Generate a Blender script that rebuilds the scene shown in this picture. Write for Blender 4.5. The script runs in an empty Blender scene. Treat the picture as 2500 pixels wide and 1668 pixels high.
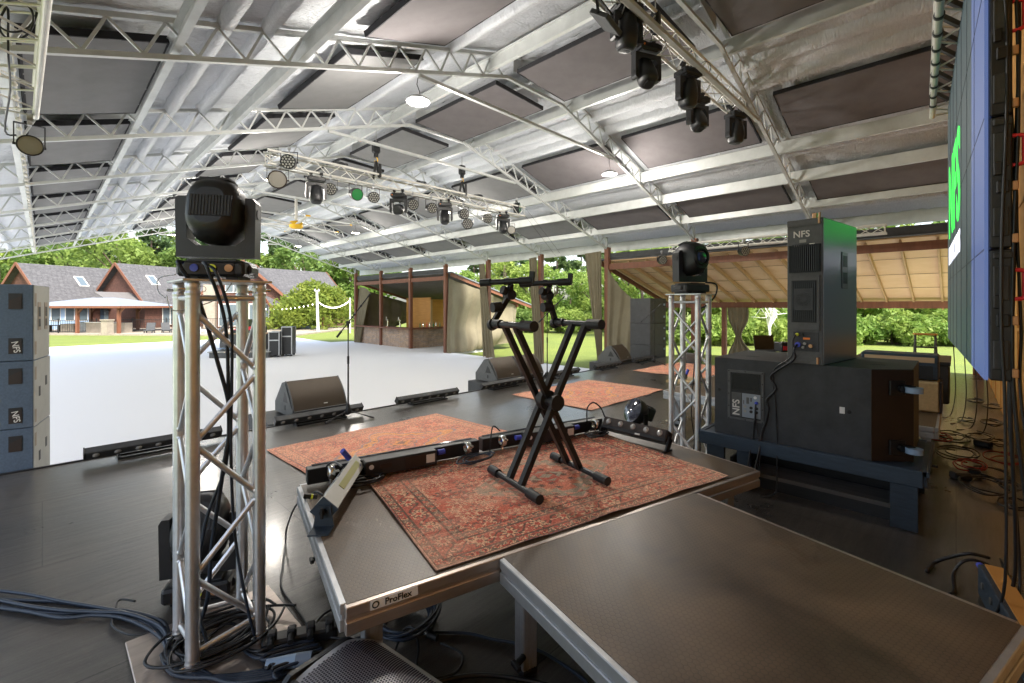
import bpy, bmesh, math, random
import numpy as np
from mathutils import Vector, Matrix, Euler
S = bpy.context.scene
COL = S.collection
PI = math.pi
R = math.radians
rnd = random.Random(7)
# world frame: X runs along the stage front, Y from the back wall out to the audience, z = 0 is the stage floor
TH = R(45.8); CT, ST = math.cos(TH), math.sin(TH)
EYE, FPX, HZ, CX = 1.46, 1115.0, 746.0, 1250.0
SLAB = -0.84
def W(xc, d, z=0.0): return Vector((CT*xc+ST*d, -ST*xc+CT*d, z))
def at(px, py, z):                      # photo pixel -> point at height z
    d = (EYE-z)*FPX/(py-HZ); return W((px-CX)/FPX*d, d, z)
def atd(px, py, d): return W((px-CX)/FPX*d, d, EYE-(py-HZ)*d/FPX)
def atv(px, py, v):                     # photo pixel -> point on the plane Y = v
    t = (px-CX)/FPX; d = v/(CT-ST*t); return W(t*d, d, EYE-(py-HZ)*d/FPX)
def ang(cam_deg): return R(cam_deg)-TH

class MB:
    def __init__(s): s.v = []; s.f = []; s.s = []
    def add(s, vs, fs, sm=False, M=None):
        n = len(s.v)
        if M is not None: vs = [M @ Vector(v) for v in vs]
        s.v += [tuple(v) for v in vs]; s.f += [[i+n for i in f] for f in fs]; s.s += [sm]*len(fs)
        return s
    def box(s, c, d, rz=0, bev=0, M=None):
        c = Vector(c); x, y, z = d[0]/2, d[1]/2, d[2]/2
        T = Matrix.Translation(c) @ (rz if isinstance(rz, Matrix) else Matrix.Rotation(rz, 4, 'Z'))
        if M is not None: T = M @ T
        if not bev:
            vs = [(i*x, j*y, k*z) for k in (-1, 1) for j in (-1, 1) for i in (-1, 1)]
            return s.add(vs, [(0,2,3,1),(4,5,7,6),(0,1,5,4),(1,3,7,5),(3,2,6,7),(2,0,4,6)], False, T)
        b = min(bev, x*.9, y*.9, z*.9); idx = {}; vs = []
        for k in (-1, 1):
            for j in (-1, 1):
                for i in (-1, 1):
                    for a in range(3):
                        p = [i*x, j*y, k*z]
                        for q in range(3):
                            if q != a: p[q] -= (i, j, k)[q]*b
                        idx[i, j, k, a] = len(vs); vs.append(p)
        fs = []
        for a in range(3):
            o = [q for q in range(3) if q != a]
            for sg in (-1, 1):
                L = []
                for (m, n) in ((-1,-1),(1,-1),(1,1),(-1,1)):
                    e = [0,0,0]; e[a] = sg; e[o[0]] = m; e[o[1]] = n
                    L.append(idx[tuple(e)+(a,)])
                if (sg > 0) != (a != 1): L.reverse()
                fs.append(L)
            for m in (-1, 1):
                for n in (-1, 1):
                    e0 = [0,0,0]; e0[a] = -1; e0[o[0]] = m; e0[o[1]] = n; e1 = list(e0); e1[a] = 1
                    L = [idx[tuple(e0)+(o[0],)], idx[tuple(e1)+(o[0],)], idx[tuple(e1)+(o[1],)], idx[tuple(e0)+(o[1],)]]
                    if (m*n > 0) != (a != 1): L.reverse()
                    fs.append(L)
        for i in (-1, 1):
            for j in (-1, 1):
                for k in (-1, 1):
                    L = [idx[i,j,k,0], idx[i,j,k,1], idx[i,j,k,2]]
                    if i*j*k < 0: L.reverse()
                    fs.append(L)
        return s.add(vs, fs, False, T)
    def bar(s, p, q, w, h, up=(0,0,1), M=None):      # rectangular bar from p to q, h measured along up
        p, q = Vector(p), Vector(q); d = q-p; L = d.length; d.normalize(); up = Vector(up)
        x = d.cross(up)
        if x.length < 1e-4: x = d.cross(Vector((1,0,0)))
        x.normalize(); z = x.cross(d)
        T = Matrix((x, d, z)).transposed().to_4x4(); T.translation = (p+q)/2
        if M is not None: T = M @ T
        return s.box((0,0,0), (w, L, h), M=T)
    def tube(s, p, q, r, n=8, r2=None, cap=True, M=None):
        p, q = Vector(p), Vector(q); d = (q-p).normalized(); r2 = r if r2 is None else r2
        a = d.orthogonal().normalized(); b = d.cross(a)
        vs = [];
        for c, rr in ((p, r), (q, r2)):
            vs += [c+(a*math.cos(2*PI*i/n)+b*math.sin(2*PI*i/n))*rr for i in range(n)]
        s.add(vs, [(i, (i+1)%n, n+(i+1)%n, n+i) for i in range(n)], True, M)
        if cap:
            s.add(vs[:n], [tuple(reversed(range(n)))], False, M); s.add(vs[n:], [tuple(range(n))], False, M)
        return s
    def path(s, pts, r, n=6, M=None, r2=None):
        pts = [Vector(p) for p in pts]; k = len(pts); vs = []; a = None
        for i, p in enumerate(pts):
            d = (pts[min(i+1, k-1)]-pts[max(i-1, 0)])
            d = d.normalized() if d.length > 1e-9 else Vector((0,0,1))
            if a is None: a = d.orthogonal().normalized()
            else:
                a = a-d*a.dot(d); a = a.normalized() if a.length > 1e-6 else d.orthogonal().normalized()
            b = d.cross(a); rr = r if r2 is None else r+(r2-r)*i/(k-1)
            vs += [p+(a*math.cos(2*PI*j/n)+b*math.sin(2*PI*j/n))*rr for j in range(n)]
        fs = [(i*n+j, i*n+(j+1)%n, (i+1)*n+(j+1)%n, (i+1)*n+j) for i in range(k-1) for j in range(n)]
        fs += [tuple(reversed(range(n))), tuple((k-1)*n+j for j in range(n))]
        return s.add(vs, fs, True, M)
    def lathe(s, prof, n=20, M=None, sm=True, cap=3):
        vs = []; m = len(prof)
        for (r, z) in prof: vs += [(r*math.cos(2*PI*i/n), r*math.sin(2*PI*i/n), z) for i in range(n)]
        fs = [(j*n+i, j*n+(i+1)%n, (j+1)*n+(i+1)%n, (j+1)*n+i) for j in range(m-1) for i in range(n)]
        s.add(vs, fs, sm, M)
        if cap & 1 and prof[0][0] > 1e-5: s.add(vs[:n], [tuple(reversed(range(n)))], False, M)
        if cap & 2 and prof[-1][0] > 1e-5: s.add(vs[-n:], [tuple(range(n))], False, M)
        return s
    def prism(s, poly, lo, hi, axis='Z', M=None):   # polygon extruded along an axis; (a,b) are the other two axes in order
        def mk(a, b, c): return {'X': (c, a, b), 'Y': (a, c, b), 'Z': (a, b, c)}[axis]
        n = len(poly); vs = [mk(a, b, lo) for a, b in poly]+[mk(a, b, hi) for a, b in poly]
        area = sum(poly[i][0]*poly[(i+1)%n][1]-poly[(i+1)%n][0]*poly[i][1] for i in range(n))
        fs = [tuple(reversed(range(n))), tuple(range(n, 2*n))]+[(i, (i+1)%n, n+(i+1)%n, n+i) for i in range(n)]
        if (area < 0) != (axis == 'Y'): fs = [tuple(reversed(f)) for f in fs]
        return s.add(vs, fs, False, M)
    def loft(s, secs, n=28, e=3.2, M=None):         # super-ellipse sections (y, half width, half height, z offset)
        vs = []; k = len(secs)
        for (y, a, b, zo) in secs:
            for i in range(n):
                t = 2*PI*i/n; c, q = math.cos(t), math.sin(t)
                vs.append((a*math.copysign(abs(c)**(2/e), c), y, zo+b*math.copysign(abs(q)**(2/e), q)))
        fs = [(j*n+i, (j+1)*n+i, (j+1)*n+(i+1)%n, j*n+(i+1)%n) for j in range(k-1) for i in range(n)]
        s.add(vs, fs, True, M)
        s.add(vs[:n], [tuple(range(n))], False, M); s.add(vs[-n:], [tuple(reversed(range(n)))], False, M)
        return s
    def grid(s, P, sm=True, M=None):                # P[i][j] points
        a, b = len(P), len(P[0]); vs = [p for r in P for p in r]
        return s.add(vs, [(i*b+j, (i+1)*b+j, (i+1)*b+j+1, i*b+j+1) for i in range(a-1) for j in range(b-1)], sm, M)
    def mesh(s, name, m):
        me = bpy.data.meshes.new(name); me.from_pydata(s.v, [], s.f)
        me.polygons.foreach_set('use_smooth', s.s); me.materials.append(m); me.update(); return me

def catm(pts, k=6):
    pts = [Vector(p) for p in pts]; out = []; n = len(pts)
    for i in range(n-1):
        a, b, c, d = pts[max(i-1,0)], pts[i], pts[i+1], pts[min(i+2,n-1)]
        for j in range(k):
            t = j/k
            out.append(.5*((2*b)+(c-a)*t+(2*a-5*b+4*c-d)*t*t+(3*b-a-3*c+d)*t**3))
    return out+[pts[-1]]

def link(o, parent=None):
    COL.objects.link(o)
    if parent: o.parent = parent
    return o
def part(name, mb, m, parent, label=None):
    o = link(bpy.data.objects.new(name, mb.mesh(name, m) if isinstance(mb, MB) else mb), parent)
    if label: o['label'] = label
    return o
def tag(o, label, cat, group=None):
    o['label'] = label; o['category'] = cat
    if group: o['group'] = group
    return o
def thing(name, label, cat, loc=(0,0,0), rz=0, group=None, rot=None):
    o = link(bpy.data.objects.new(name, None)); o.empty_display_size = .1
    o.location = loc; o.rotation_euler = rot if rot else (0, 0, rz)
    return tag(o, label, cat, group)
def solo(name, mb, m, label, cat, loc=(0,0,0), rz=0, group=None):
    o = part(name, mb, m, None); o.location = loc; o.rotation_euler = (0,0,rz)
    return tag(o, label, cat, group)
def struct(name, mb, m):
    o = part(name, mb, m, None); o['kind'] = 'structure'; return o
def dup(root, loc, rz=None, label=None, rot=None, scale=None):
    def cp(o, par):
        c = o.copy(); COL.objects.link(c); c.parent = par
        for ch in kids.get(o.name, []): cp(ch, c)
        return c
    kids = {}
    for o in root.children_recursive: kids.setdefault(o.parent.name, []).append(o)
    r = cp(root, None); r.location = loc
    if rz is not None: r.rotation_euler = (0,0,rz)
    if rot is not None: r.rotation_euler = rot
    if scale: r.scale = (scale,)*3 if not hasattr(scale, '__len__') else scale
    if label: r['label'] = label
    return r
BOLD = .018
def text_mb(txt, size, depth=.002, M=None):
    cu = bpy.data.curves.new('t', 'FONT'); cu.body = txt; cu.size = size; cu.extrude = depth/2; cu.align_x = 'CENTER'; cu.align_y = 'CENTER'
    cu.resolution_u = 3; cu.offset = size*BOLD
    o = bpy.data.objects.new('t', cu); COL.objects.link(o); bpy.context.view_layer.update()
    me = bpy.data.meshes.new_from_object(o.evaluated_get(bpy.context.evaluated_depsgraph_get()))
    mb = MB(); mb.add([v.co for v in me.vertices], [list(p.vertices) for p in me.polygons], False, M)
    bpy.data.objects.remove(o); bpy.data.curves.remove(cu); bpy.data.meshes.remove(me); return mb

# ---------------------------------------------------------------- materials
def nt(name):
    m = bpy.data.materials.new(name); m.use_nodes = True; t = m.node_tree; b = t.nodes['Principled BSDF']; return m, t, b
def node(t, ty, **k):
    n = t.nodes.new(ty)
    for a, v in k.items():
        if a.startswith('_'): setattr(n, a[1:], v)
        else: n.inputs[a.replace('__', ' ')].default_value = v
    return n
def pm(name, col, rough=.5, metal=0, var=None, bump=None, spec=None, stretch=None, emit=None, rvar=0, space='Object'):
    """principled material: var = (noise scale, amount, second colour), bump = (scale, distance)"""
    m, t, b = nt(name); L = t.links.new
    b.inputs['Base Color'].default_value = (*col, 1); b.inputs['Roughness'].default_value = rough; b.inputs['Metallic'].default_value = metal
    if spec is not None: b.inputs['Specular IOR Level'].default_value = spec
    if emit: b.inputs['Emission Color'].default_value = (*emit[0], 1); b.inputs['Emission Strength'].default_value = emit[1]
    if var or bump:
        tc = t.nodes.new('ShaderNodeTexCoord'); mp = t.nodes.new('ShaderNodeMapping'); L(tc.outputs[space], mp.inputs['Vector'])
        if stretch: mp.inputs['Scale'].default_value = stretch
        if var:
            n = node(t, 'ShaderNodeTexNoise', Scale=var[0], Detail=6.0, Roughness=.65); L(mp.outputs[0], n.inputs['Vector'])
            r = t.nodes.new('ShaderNodeValToRGB'); r.color_ramp.elements[0].position = .3; r.color_ramp.elements[1].position = .7
            c2 = var[2] if len(var) > 2 else tuple(c*(1-var[1]) for c in col)
            r.color_ramp.elements[0].color = (*col, 1); r.color_ramp.elements[1].color = (*c2, 1)
            L(n.outputs['Fac'], r.inputs['Fac']); L(r.outputs[0], b.inputs['Base Color'])
            if rvar:
                ma = node(t, 'ShaderNodeMath', _operation='MULTIPLY_ADD'); ma.inputs[1].default_value = rvar; ma.inputs[2].default_value = rough-rvar*.5
                L(n.outputs['Fac'], ma.inputs[0]); L(ma.outputs[0], b.inputs['Roughness'])
        if bump:
            n2 = node(t, 'ShaderNodeTexNoise', Scale=bump[0], Detail=5.0, Roughness=.6); L(mp.outputs[0], n2.inputs['Vector'])
            bp = node(t, 'ShaderNodeBump', Strength=1.0, Distance=bump[1]); L(n2.outputs['Fac'], bp.inputs['Height']); L(bp.outputs[0], b.inputs['Normal'])
    return m
M = {}
M['alu'] = pm('brushed_aluminium', (.86,.87,.89), .40, .9, var=(9,.25), bump=(60,.0006), rvar=.25)
M['alu_dull'] = pm('cast_aluminium', (.62,.63,.65), .5, .8, var=(6,.3), rvar=.2)
M['steel_w'] = pm('galvanised_steel', (.64,.66,.65), .45, .25, var=(4,.18), rvar=.2)
M['truss_w'] = pm('truss_aluminium_bright', (.80,.79,.74), .38, .15, var=(5,.2))
M['foam'] = pm('spray_foam', (.76,.79,.83), .72, 0, var=(14,.16), bump=(12,.04), stretch=(1.0,3.8,1.0))
M['panel_l'] = pm('acoustic_fabric', (.22,.22,.22), .95, 0, var=(3,.15), bump=(180,.001))
M['panel_d'] = pm('acoustic_fabric_plum', (.17,.155,.16), .95, 0, var=(3,.2), bump=(180,.001))
M['edge_k'] = pm('black_fabric_edge', (.02,.02,.024), .9)
M['post'] = pm('brown_stain', (.22,.085,.045), .6, 0, var=(2.5,.35), stretch=(4,4,.6), bump=(30,.002))
M['pine'] = pm('pine_ply', (.66,.34,.09), .6, 0, var=(3,.25,(.54,.25,.06)), stretch=(.6,.6,5), bump=(40,.001))
M['pine_l'] = pm('raw_plywood', (.66,.46,.28), .7, 0, var=(2.2,.2,(.58,.38,.21)), stretch=(1,.6,1), bump=(30,.001))
M['raft'] = pm('raw_rafter', (.46,.29,.15), .7, 0, var=(3,.2), stretch=(1,6,6))
M['grey_board'] = pm('weathered_board', (.16,.15,.145), .85, 0, var=(3,.4), stretch=(8,.5,1))
M['black'] = pm('black_plastic', (.018,.019,.022), .42, 0, var=(12,.3), bump=(220,.0004))
M['black_m'] = pm('black_powder_coat', (.014,.014,.015), .38, .2, bump=(300,.0003))
M['rubber'] = pm('black_rubber', (.012,.012,.013), .55)
M['char'] = pm('charcoal_paint', (.05,.053,.057), .6, 0, var=(7,.45), bump=(150,.0014))
M['grey_cab'] = pm('grey_textured_paint', (.115,.118,.118), .65, 0, var=(30,.25), bump=(240,.0012))
M['blue_lit_cab'] = pm('speckled_blue_lit_paint', (.105,.15,.215), .62, 0, var=(60,.3), bump=(260,.0012))  # blue light falling on the left stack, put into its paint colour
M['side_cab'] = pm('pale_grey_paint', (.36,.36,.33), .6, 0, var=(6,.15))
M['benchb'] = pm('blue_black_wood_paint', (.038,.062,.095), .5, 0, var=(8,.35), stretch=(1,1,5), bump=(50,.0015))
M['brownp'] = pm('dark_brown_ply', (.028,.014,.009), .55, 0, var=(8,.3))
M['cable'] = pm('cable_jacket', (.012,.013,.016), .38)
M['cable_b'] = pm('cable_jacket_blue_black', (.02,.032,.055), .4)
M['cable_r'] = pm('cable_jacket_red', (.35,.03,.03), .45)
M['conn_b'] = pm('blue_plug', (.07,.1,.62), .4)
M['conn_y'] = pm('yellow_ring', (.75,.8,.05), .5)
M['glass_d'] = pm('dark_lens', (.01,.012,.03), .05, 0, spec=.9)
M['lens'] = pm('frosted_lens', (.42,.42,.4), .15, .3)
M['lens_w'] = pm('pale_lens', (.34,.34,.31), .2)
M['lens_g'] = pm('green_lens', (.03,.22,.07), .2)
M['white'] = pm('white_label', (.8,.8,.8), .5)
M['red'] = pm('red_handle', (.75,.03,.05), .4)
M['orange_s'] = pm('orange_tag', (.9,.25,.03), .5)
M['yel'] = pm('yellow_paint', (.85,.5,.02), .45)
M['brass'] = pm('brass_tag', (.55,.3,.15), .4, .5)
M['chrome'] = pm('chrome', (.8,.78,.74), .14, 1)
M['grille'] = pm('perforated_steel', (.055,.04,.025), .5, .3, bump=(400,.002))
M['canvas'] = pm('tan_canvas', (.205,.178,.115), .9, 0, var=(1.2,.25), bump=(90,.002))
M['conc'] = None
M['lamp'] = pm('lamp_face', (1,.9,.7), .5, emit=((1,.74,.40), .55))
M['bulb'] = pm('string_bulb', (1,.95,.8), .5, emit=((1,.93,.75), 3))
M['bluepl'] = pm('blue_strap', (.1,.13,.7), .5)
M['silver_t'] = pm('silver_tape', (.5,.5,.47), .5, .3, var=(5,.15))
M['tapeg'] = pm('green_tape', (.48,.5,.2), .6)
M['castor'] = pm('blue_grey_wheel', (.30,.42,.58), .45)
M['wicker'] = pm('woven_mat', (.62,.45,.24), .8, 0, var=(40,.2), stretch=(6,1,1), bump=(60,.003))
M['alu_warm_refl'] = pm('aluminium_with_warm_reflection', (.58,.50,.45), .4, .85, var=(4,.35), stretch=(.5,4,4))  # aluminium with a reddish reflection painted into its colour

def stage_mat():
    m, t, b = nt('painted_stage_ply'); L = t.links.new
    tc = t.nodes.new('ShaderNodeTexCoord'); mp = t.nodes.new('ShaderNodeMapping'); L(tc.outputs['Object'], mp.inputs['Vector'])
    st = t.nodes.new('ShaderNodeMapping'); st.inputs['Scale'].default_value = (.8, 9, 1); L(tc.outputs['Object'], st.inputs['Vector'])
    n = node(t, 'ShaderNodeTexNoise', Scale=3.0, Detail=9.0, Roughness=.7); L(st.outputs[0], n.inputs['Vector'])
    n2 = node(t, 'ShaderNodeTexNoise', Scale=1.3, Detail=5.0, Roughness=.6); L(mp.outputs[0], n2.inputs['Vector'])
    br = node(t, 'ShaderNodeTexBrick', Scale=1.0, Mortar__Size=.0035, Brick__Width=2.44, Row__Height=1.22); L(mp.outputs[0], br.inputs['Vector'])
    r = t.nodes.new('ShaderNodeValToRGB'); e = r.color_ramp.elements; e[0].position = .35; e[0].color = (.050,.046,.043,1); e[1].position = .72; e[1].color = (.115,.10,.083,1)
    L(n2.outputs['Fac'], r.inputs['Fac'])
    mx = node(t, 'ShaderNodeMixRGB', _blend_type='MULTIPLY', Fac=.8); L(r.outputs[0], mx.inputs['Color1'])
    r2 = t.nodes.new('ShaderNodeValToRGB'); r2.color_ramp.elements[0].color = (.55,.55,.55,1); r2.color_ramp.elements[0].position = .38; r2.color_ramp.elements[1].position = .6; r2.color_ramp.elements[1].color = (1.1,1.1,1.1,1)
    L(n.outputs['Fac'], r2.inputs['Fac']); L(r2.outputs[0], mx.inputs['Color2'])
    m2 = node(t, 'ShaderNodeMixRGB', _blend_type='MULTIPLY', Fac=1.0); m2.inputs['Color2'].default_value = (.25,.25,.25,1)
    L(br.outputs['Fac'], m2.inputs['Fac']); L(mx.outputs[0], m2.inputs['Color1']); L(m2.outputs[0], b.inputs['Base Color'])
    rr = node(t, 'ShaderNodeMapRange', To__Min=.19, To__Max=.42); L(n2.outputs['Fac'], rr.inputs['Value']); L(rr.outputs[0], b.inputs['Roughness'])
    nf = node(t, 'ShaderNodeTexNoise', Scale=55.0, Detail=4.0, Roughness=.7); L(st.outputs[0], nf.inputs['Vector'])
    vo = node(t, 'ShaderNodeTexVoronoi', Scale=5.0); L(mp.outputs[0], vo.inputs['Vector']); dk = node(t, 'ShaderNodeMapRange', From__Min=.02, From__Max=.05, To__Min=.35, To__Max=1.0); L(vo.outputs['Distance'], dk.inputs['Value'])
    m3 = node(t, 'ShaderNodeMixRGB', _blend_type='MULTIPLY', Fac=1.0); L(m2.outputs[0], m3.inputs['Color1']); L(dk.outputs[0], m3.inputs['Color2']); L(m3.outputs[0], b.inputs['Base Color'])
    ah = node(t, 'ShaderNodeMath', _operation='MULTIPLY_ADD'); L(nf.outputs['Fac'], ah.inputs[0]); ah.inputs[1].default_value = .45; L(n.outputs['Fac'], ah.inputs[2])
    bp = node(t, 'ShaderNodeBump', Strength=.8, Distance=.004); L(ah.outputs[0], bp.inputs['Height'])
    b.inputs['Coat Weight'].default_value = .55; b.inputs['Coat Roughness'].default_value = .17; b.inputs['Coat IOR'].default_value = 1.55
    b2 = node(t, 'ShaderNodeBump', Strength=1.0, Distance=.004, _invert=True); L(br.outputs['Fac'], b2.inputs['Height']); L(bp.outputs[0], b2.inputs['Normal']); L(b2.outputs[0], b.inputs['Normal'])
    return m
M['stage'] = stage_mat()
def hex_mat(name, col, rough):
    m, t, b = nt(name); L = t.links.new
    tc = t.nodes.new('ShaderNodeTexCoord'); mp = t.nodes.new('ShaderNodeMapping'); L(tc.outputs['Object'], mp.inputs['Vector'])
    mp.inputs['Scale'].default_value = (50, 50, 0)
    def vm(op, a, bb):
        v = t.nodes.new('ShaderNodeVectorMath'); v.operation = op
        for i, q in enumerate((a, bb)):
            if q is None: continue
            if isinstance(q, tuple): v.inputs[i].default_value = q
            else: L(q, v.inputs[i])
        return v.outputs['Value'] if op in ('LENGTH','DOT_PRODUCT') else v.outputs[0]
    def sm(op, a, bb):
        v = node(t, 'ShaderNodeMath', _operation=op)
        for i, q in enumerate((a, bb)):
            if isinstance(q, (int, float)): v.inputs[i].default_value = q
            else: L(q, v.inputs[i])
        return v.outputs[0]
    rr_, hh = (1.0, 1.7320508, 1.0), (.5, .8660254, .5)
    ga = vm('SUBTRACT', vm('MODULO', vm('ADD', mp.outputs[0], (500.0, 866.0254, 0.0)), rr_), hh); gb = vm('SUBTRACT', vm('MODULO', vm('ADD', mp.outputs[0], (500.5, 866.8914, 0.0)), rr_), hh)
    ga = vm('MULTIPLY', ga, (1,1,0)); gb = vm('MULTIPLY', gb, (1,1,0))
    sel = sm('LESS_THAN', vm('LENGTH', ga, None), vm('LENGTH', gb, None)); mv = t.nodes.new('ShaderNodeMix'); mv.data_type = 'VECTOR'; L(sel, mv.inputs['Factor']); L(gb, mv.inputs[4]); L(ga, mv.inputs[5])
    ab = vm('ABSOLUTE', mv.outputs[1], None); hd = sm('MAXIMUM', vm('DOT_PRODUCT', ab, (.5,.8660254,0)), vm('DOT_PRODUCT', ab, (1,0,0)))
    br = node(t, 'ShaderNodeMapRange', From__Min=.38, From__Max=.47); L(hd, br.inputs['Value'])
    mp = t.nodes.new('ShaderNodeMapping'); L(tc.outputs['Object'], mp.inputs['Vector'])
    n = node(t, 'ShaderNodeTexNoise', Scale=2.2, Detail=6.0, Roughness=.6, Distortion=.5); L(mp.outputs[0], n.inputs['Vector'])
    r = t.nodes.new('ShaderNodeValToRGB'); e = r.color_ramp.elements; e[0].position = .3; e[0].color = (*[c*.5 for c in col], 1); e[1].position = .7; e[1].color = (*[c*1.35 for c in col], 1)
    L(n.outputs['Fac'], r.inputs['Fac'])
    mx = node(t, 'ShaderNodeMixRGB', _blend_type='MULTIPLY'); mx.inputs['Color2'].default_value = (.7,.7,.7,1); L(r.outputs[0], mx.inputs['Color1']); L(br.outputs[0], mx.inputs['Fac']); L(mx.outputs[0], b.inputs['Base Color'])
    rr = node(t, 'ShaderNodeMapRange', To__Min=rough-.1, To__Max=rough+.14); L(n.outputs['Fac'], rr.inputs['Value']); L(rr.outputs[0], b.inputs['Roughness'])
    bp = node(t, 'ShaderNodeBump', Strength=.2, Distance=.0008, _invert=True); L(br.outputs[0], bp.inputs['Height']); L(bp.outputs[0], b.inputs['Normal'])
    return m
M['hex'] = hex_mat('hexagon_tread', (.128,.088,.053), .40)
def slab_mat():
    m, t, b = nt('broom_finished_concrete'); L = t.links.new
    tc = t.nodes.new('ShaderNodeTexCoord')
    n = node(t, 'ShaderNodeTexNoise', Scale=.33, Detail=8.0, Roughness=.65); L(tc.outputs['Object'], n.inputs['Vector'])
    n3 = node(t, 'ShaderNodeTexNoise', Scale=2.4, Detail=6.0, Roughness=.7); L(tc.outputs['Object'], n3.inputs['Vector'])
    r = t.nodes.new('ShaderNodeValToRGB'); e = r.color_ramp.elements; e[0].position = .3; e[0].color = (.185,.178,.168,1); e[1].position = .7; e[1].color = (.135,.131,.126,1); L(n.outputs['Fac'], r.inputs['Fac'])
    r2 = t.nodes.new('ShaderNodeValToRGB'); e = r2.color_ramp.elements; e[0].position = .28; e[0].color = (.72,.71,.70,1); e[1].position = .5; e[1].color = (1,1,1,1); L(n3.outputs['Fac'], r2.inputs['Fac'])
    mx = node(t, 'ShaderNodeMixRGB', _blend_type='MULTIPLY', Fac=.9); L(r.outputs[0], mx.inputs['Color1']); L(r2.outputs[0], mx.inputs['Color2'])
    br = node(t, 'ShaderNodeTexBrick', Scale=1.0, Mortar__Size=.014, Brick__Width=4.6, Row__Height=3.8, _offset=0.0); L(tc.outputs['Object'], br.inputs['Vector'])
    m2 = node(t, 'ShaderNodeMixRGB', _blend_type='MULTIPLY'); m2.inputs['Color2'].default_value = (.5,.49,.48,1); L(br.outputs['Fac'], m2.inputs['Fac']); L(mx.outputs[0], m2.inputs['Color1']); L(m2.outputs[0], b.inputs['Base Color']); b.inputs['Roughness'].default_value = .8
    return m
M['slab'] = slab_mat()
M['slab'] = None
M['grass'] = pm('mown_lawn', (.17,.205,.03), .95, 0, var=(.45,.4,(.115,.155,.025)), bump=(9,.05))
M['stone'] = None
def stone_mat(name, c1, c2, mort, bw, rh):
    m, t, b = nt(name); L = t.links.new
    tc = t.nodes.new('ShaderNodeTexCoord'); mp = t.nodes.new('ShaderNodeMapping'); mp.inputs['Rotation'].default_value = (PI/2, 0, 0)
    sp = t.nodes.new('ShaderNodeSeparateXYZ'); L(tc.outputs['Object'], sp.inputs[0]); ad = node(t, 'ShaderNodeMath', _operation='ADD'); L(sp.outputs[0], ad.inputs[0]); L(sp.outputs[1], ad.inputs[1])
    cb = t.nodes.new('ShaderNodeCombineXYZ'); L(ad.outputs[0], cb.inputs[0]); L(sp.outputs[2], cb.inputs[1])
    br = node(t, 'ShaderNodeTexBrick', Scale=1.0, Mortar__Size=.006, Brick__Width=bw, Row__Height=rh, Bias=-.1)
    br.inputs['Color1'].default_value = (*c1,1); br.inputs['Color2'].default_value = (*c2,1); br.inputs['Mortar'].default_value = (*mort,1)
    L(cb.outputs[0], br.inputs['Vector'])
    n = node(t, 'ShaderNodeTexNoise', Scale=5.0, Detail=6.0); L(tc.outputs['Object'], n.inputs['Vector'])
    mx = node(t, 'ShaderNodeMixRGB', _blend_type='OVERLAY', Fac=.6); L(br.outputs['Color'], mx.inputs['Color1']); L(n.outputs['Fac'], mx.inputs['Color2']); L(mx.outputs[0], b.inputs['Base Color'])
    bp = node(t, 'ShaderNodeBump', Strength=1.0, Distance=.02); L(br.outputs['Fac'], bp.inputs['Height']); bp.invert = True; L(bp.outputs[0], b.inputs['Normal'])
    b.inputs['Roughness'].default_value = .85; return m
M['stone'] = stone_mat('stacked_ledge_stone', (.50,.35,.24), (.36,.29,.25), (.16,.13,.11), .34, .06)
M['siding'] = stone_mat('red_brown_siding', (.105,.046,.032), (.088,.038,.027), (.04,.018,.014), 4.0, .18)
M['shingle'] = stone_mat('grey_shingle', (.098,.095,.098), (.074,.072,.076), (.045,.045,.048), .4, .14)
M['metal_roof'] = pm('pale_metal_roof', (.24,.265,.30), .5, .2, var=(.5,.1))
M['limestone'] = pm('pale_limestone', (.34,.29,.23), .85, 0, var=(3,.3))
M['win'] = pm('window_glass', (.10,.13,.15), .08, 0, spec=.8)
M['trimw'] = pm('white_trim', (.7,.68,.63), .5)
M['bark'] = pm('bark', (.14,.10,.075), .9, 0, var=(6,.4), bump=(20,.02))
def leaf_mat(name, c1, c2, tr=.45):
    m, t, b = nt(name); L = t.links.new
    tc = t.nodes.new('ShaderNodeTexCoord'); n = node(t, 'ShaderNodeTexNoise', Scale=.9, Detail=4.0); L(tc.outputs['Object'], n.inputs['Vector'])
    oi = t.nodes.new('ShaderNodeObjectInfo'); ad = node(t, 'ShaderNodeMath', _operation='MULTIPLY_ADD'); L(oi.outputs['Random'], ad.inputs[0]); ad.inputs[1].default_value = .35
    su = node(t, 'ShaderNodeMath', _operation='SUBTRACT'); L(n.outputs['Fac'], su.inputs[0]); su.inputs[1].default_value = .17; L(su.outputs[0], ad.inputs[2])
    r = t.nodes.new('ShaderNodeValToRGB'); e = r.color_ramp.elements; e[0].position = .3; e[0].color = (*c1,1); e[1].position = .7; e[1].color = (*c2,1); L(ad.outputs[0], r.inputs['Fac'])
    L(r.outputs[0], b.inputs['Base Color']); b.inputs['Roughness'].default_value = .6; b.inputs['Specular IOR Level'].default_value = .25
    tl = t.nodes.new('ShaderNodeBsdfTranslucent'); L(r.outputs[0], tl.inputs['Color'])
    mx = node(t, 'ShaderNodeMixShader', Fac=tr); L(b.outputs[0], mx.inputs[1]); L(tl.outputs[0], mx.inputs[2])
    out = t.nodes['Material Output']; L(mx.outputs[0], out.inputs['Surface']); return m
M['leaf'] = leaf_mat('broad_leaves', (.11,.19,.045), (.22,.30,.07))
M['leaf2'] = leaf_mat('bright_leaves', (.16,.27,.05), (.30,.38,.085))
M['needle'] = leaf_mat('pine_needles', (.10,.17,.07), (.19,.26,.09))
M['bush'] = leaf_mat('wax_myrtle_leaves', (.13,.19,.03), (.26,.30,.05))
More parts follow.
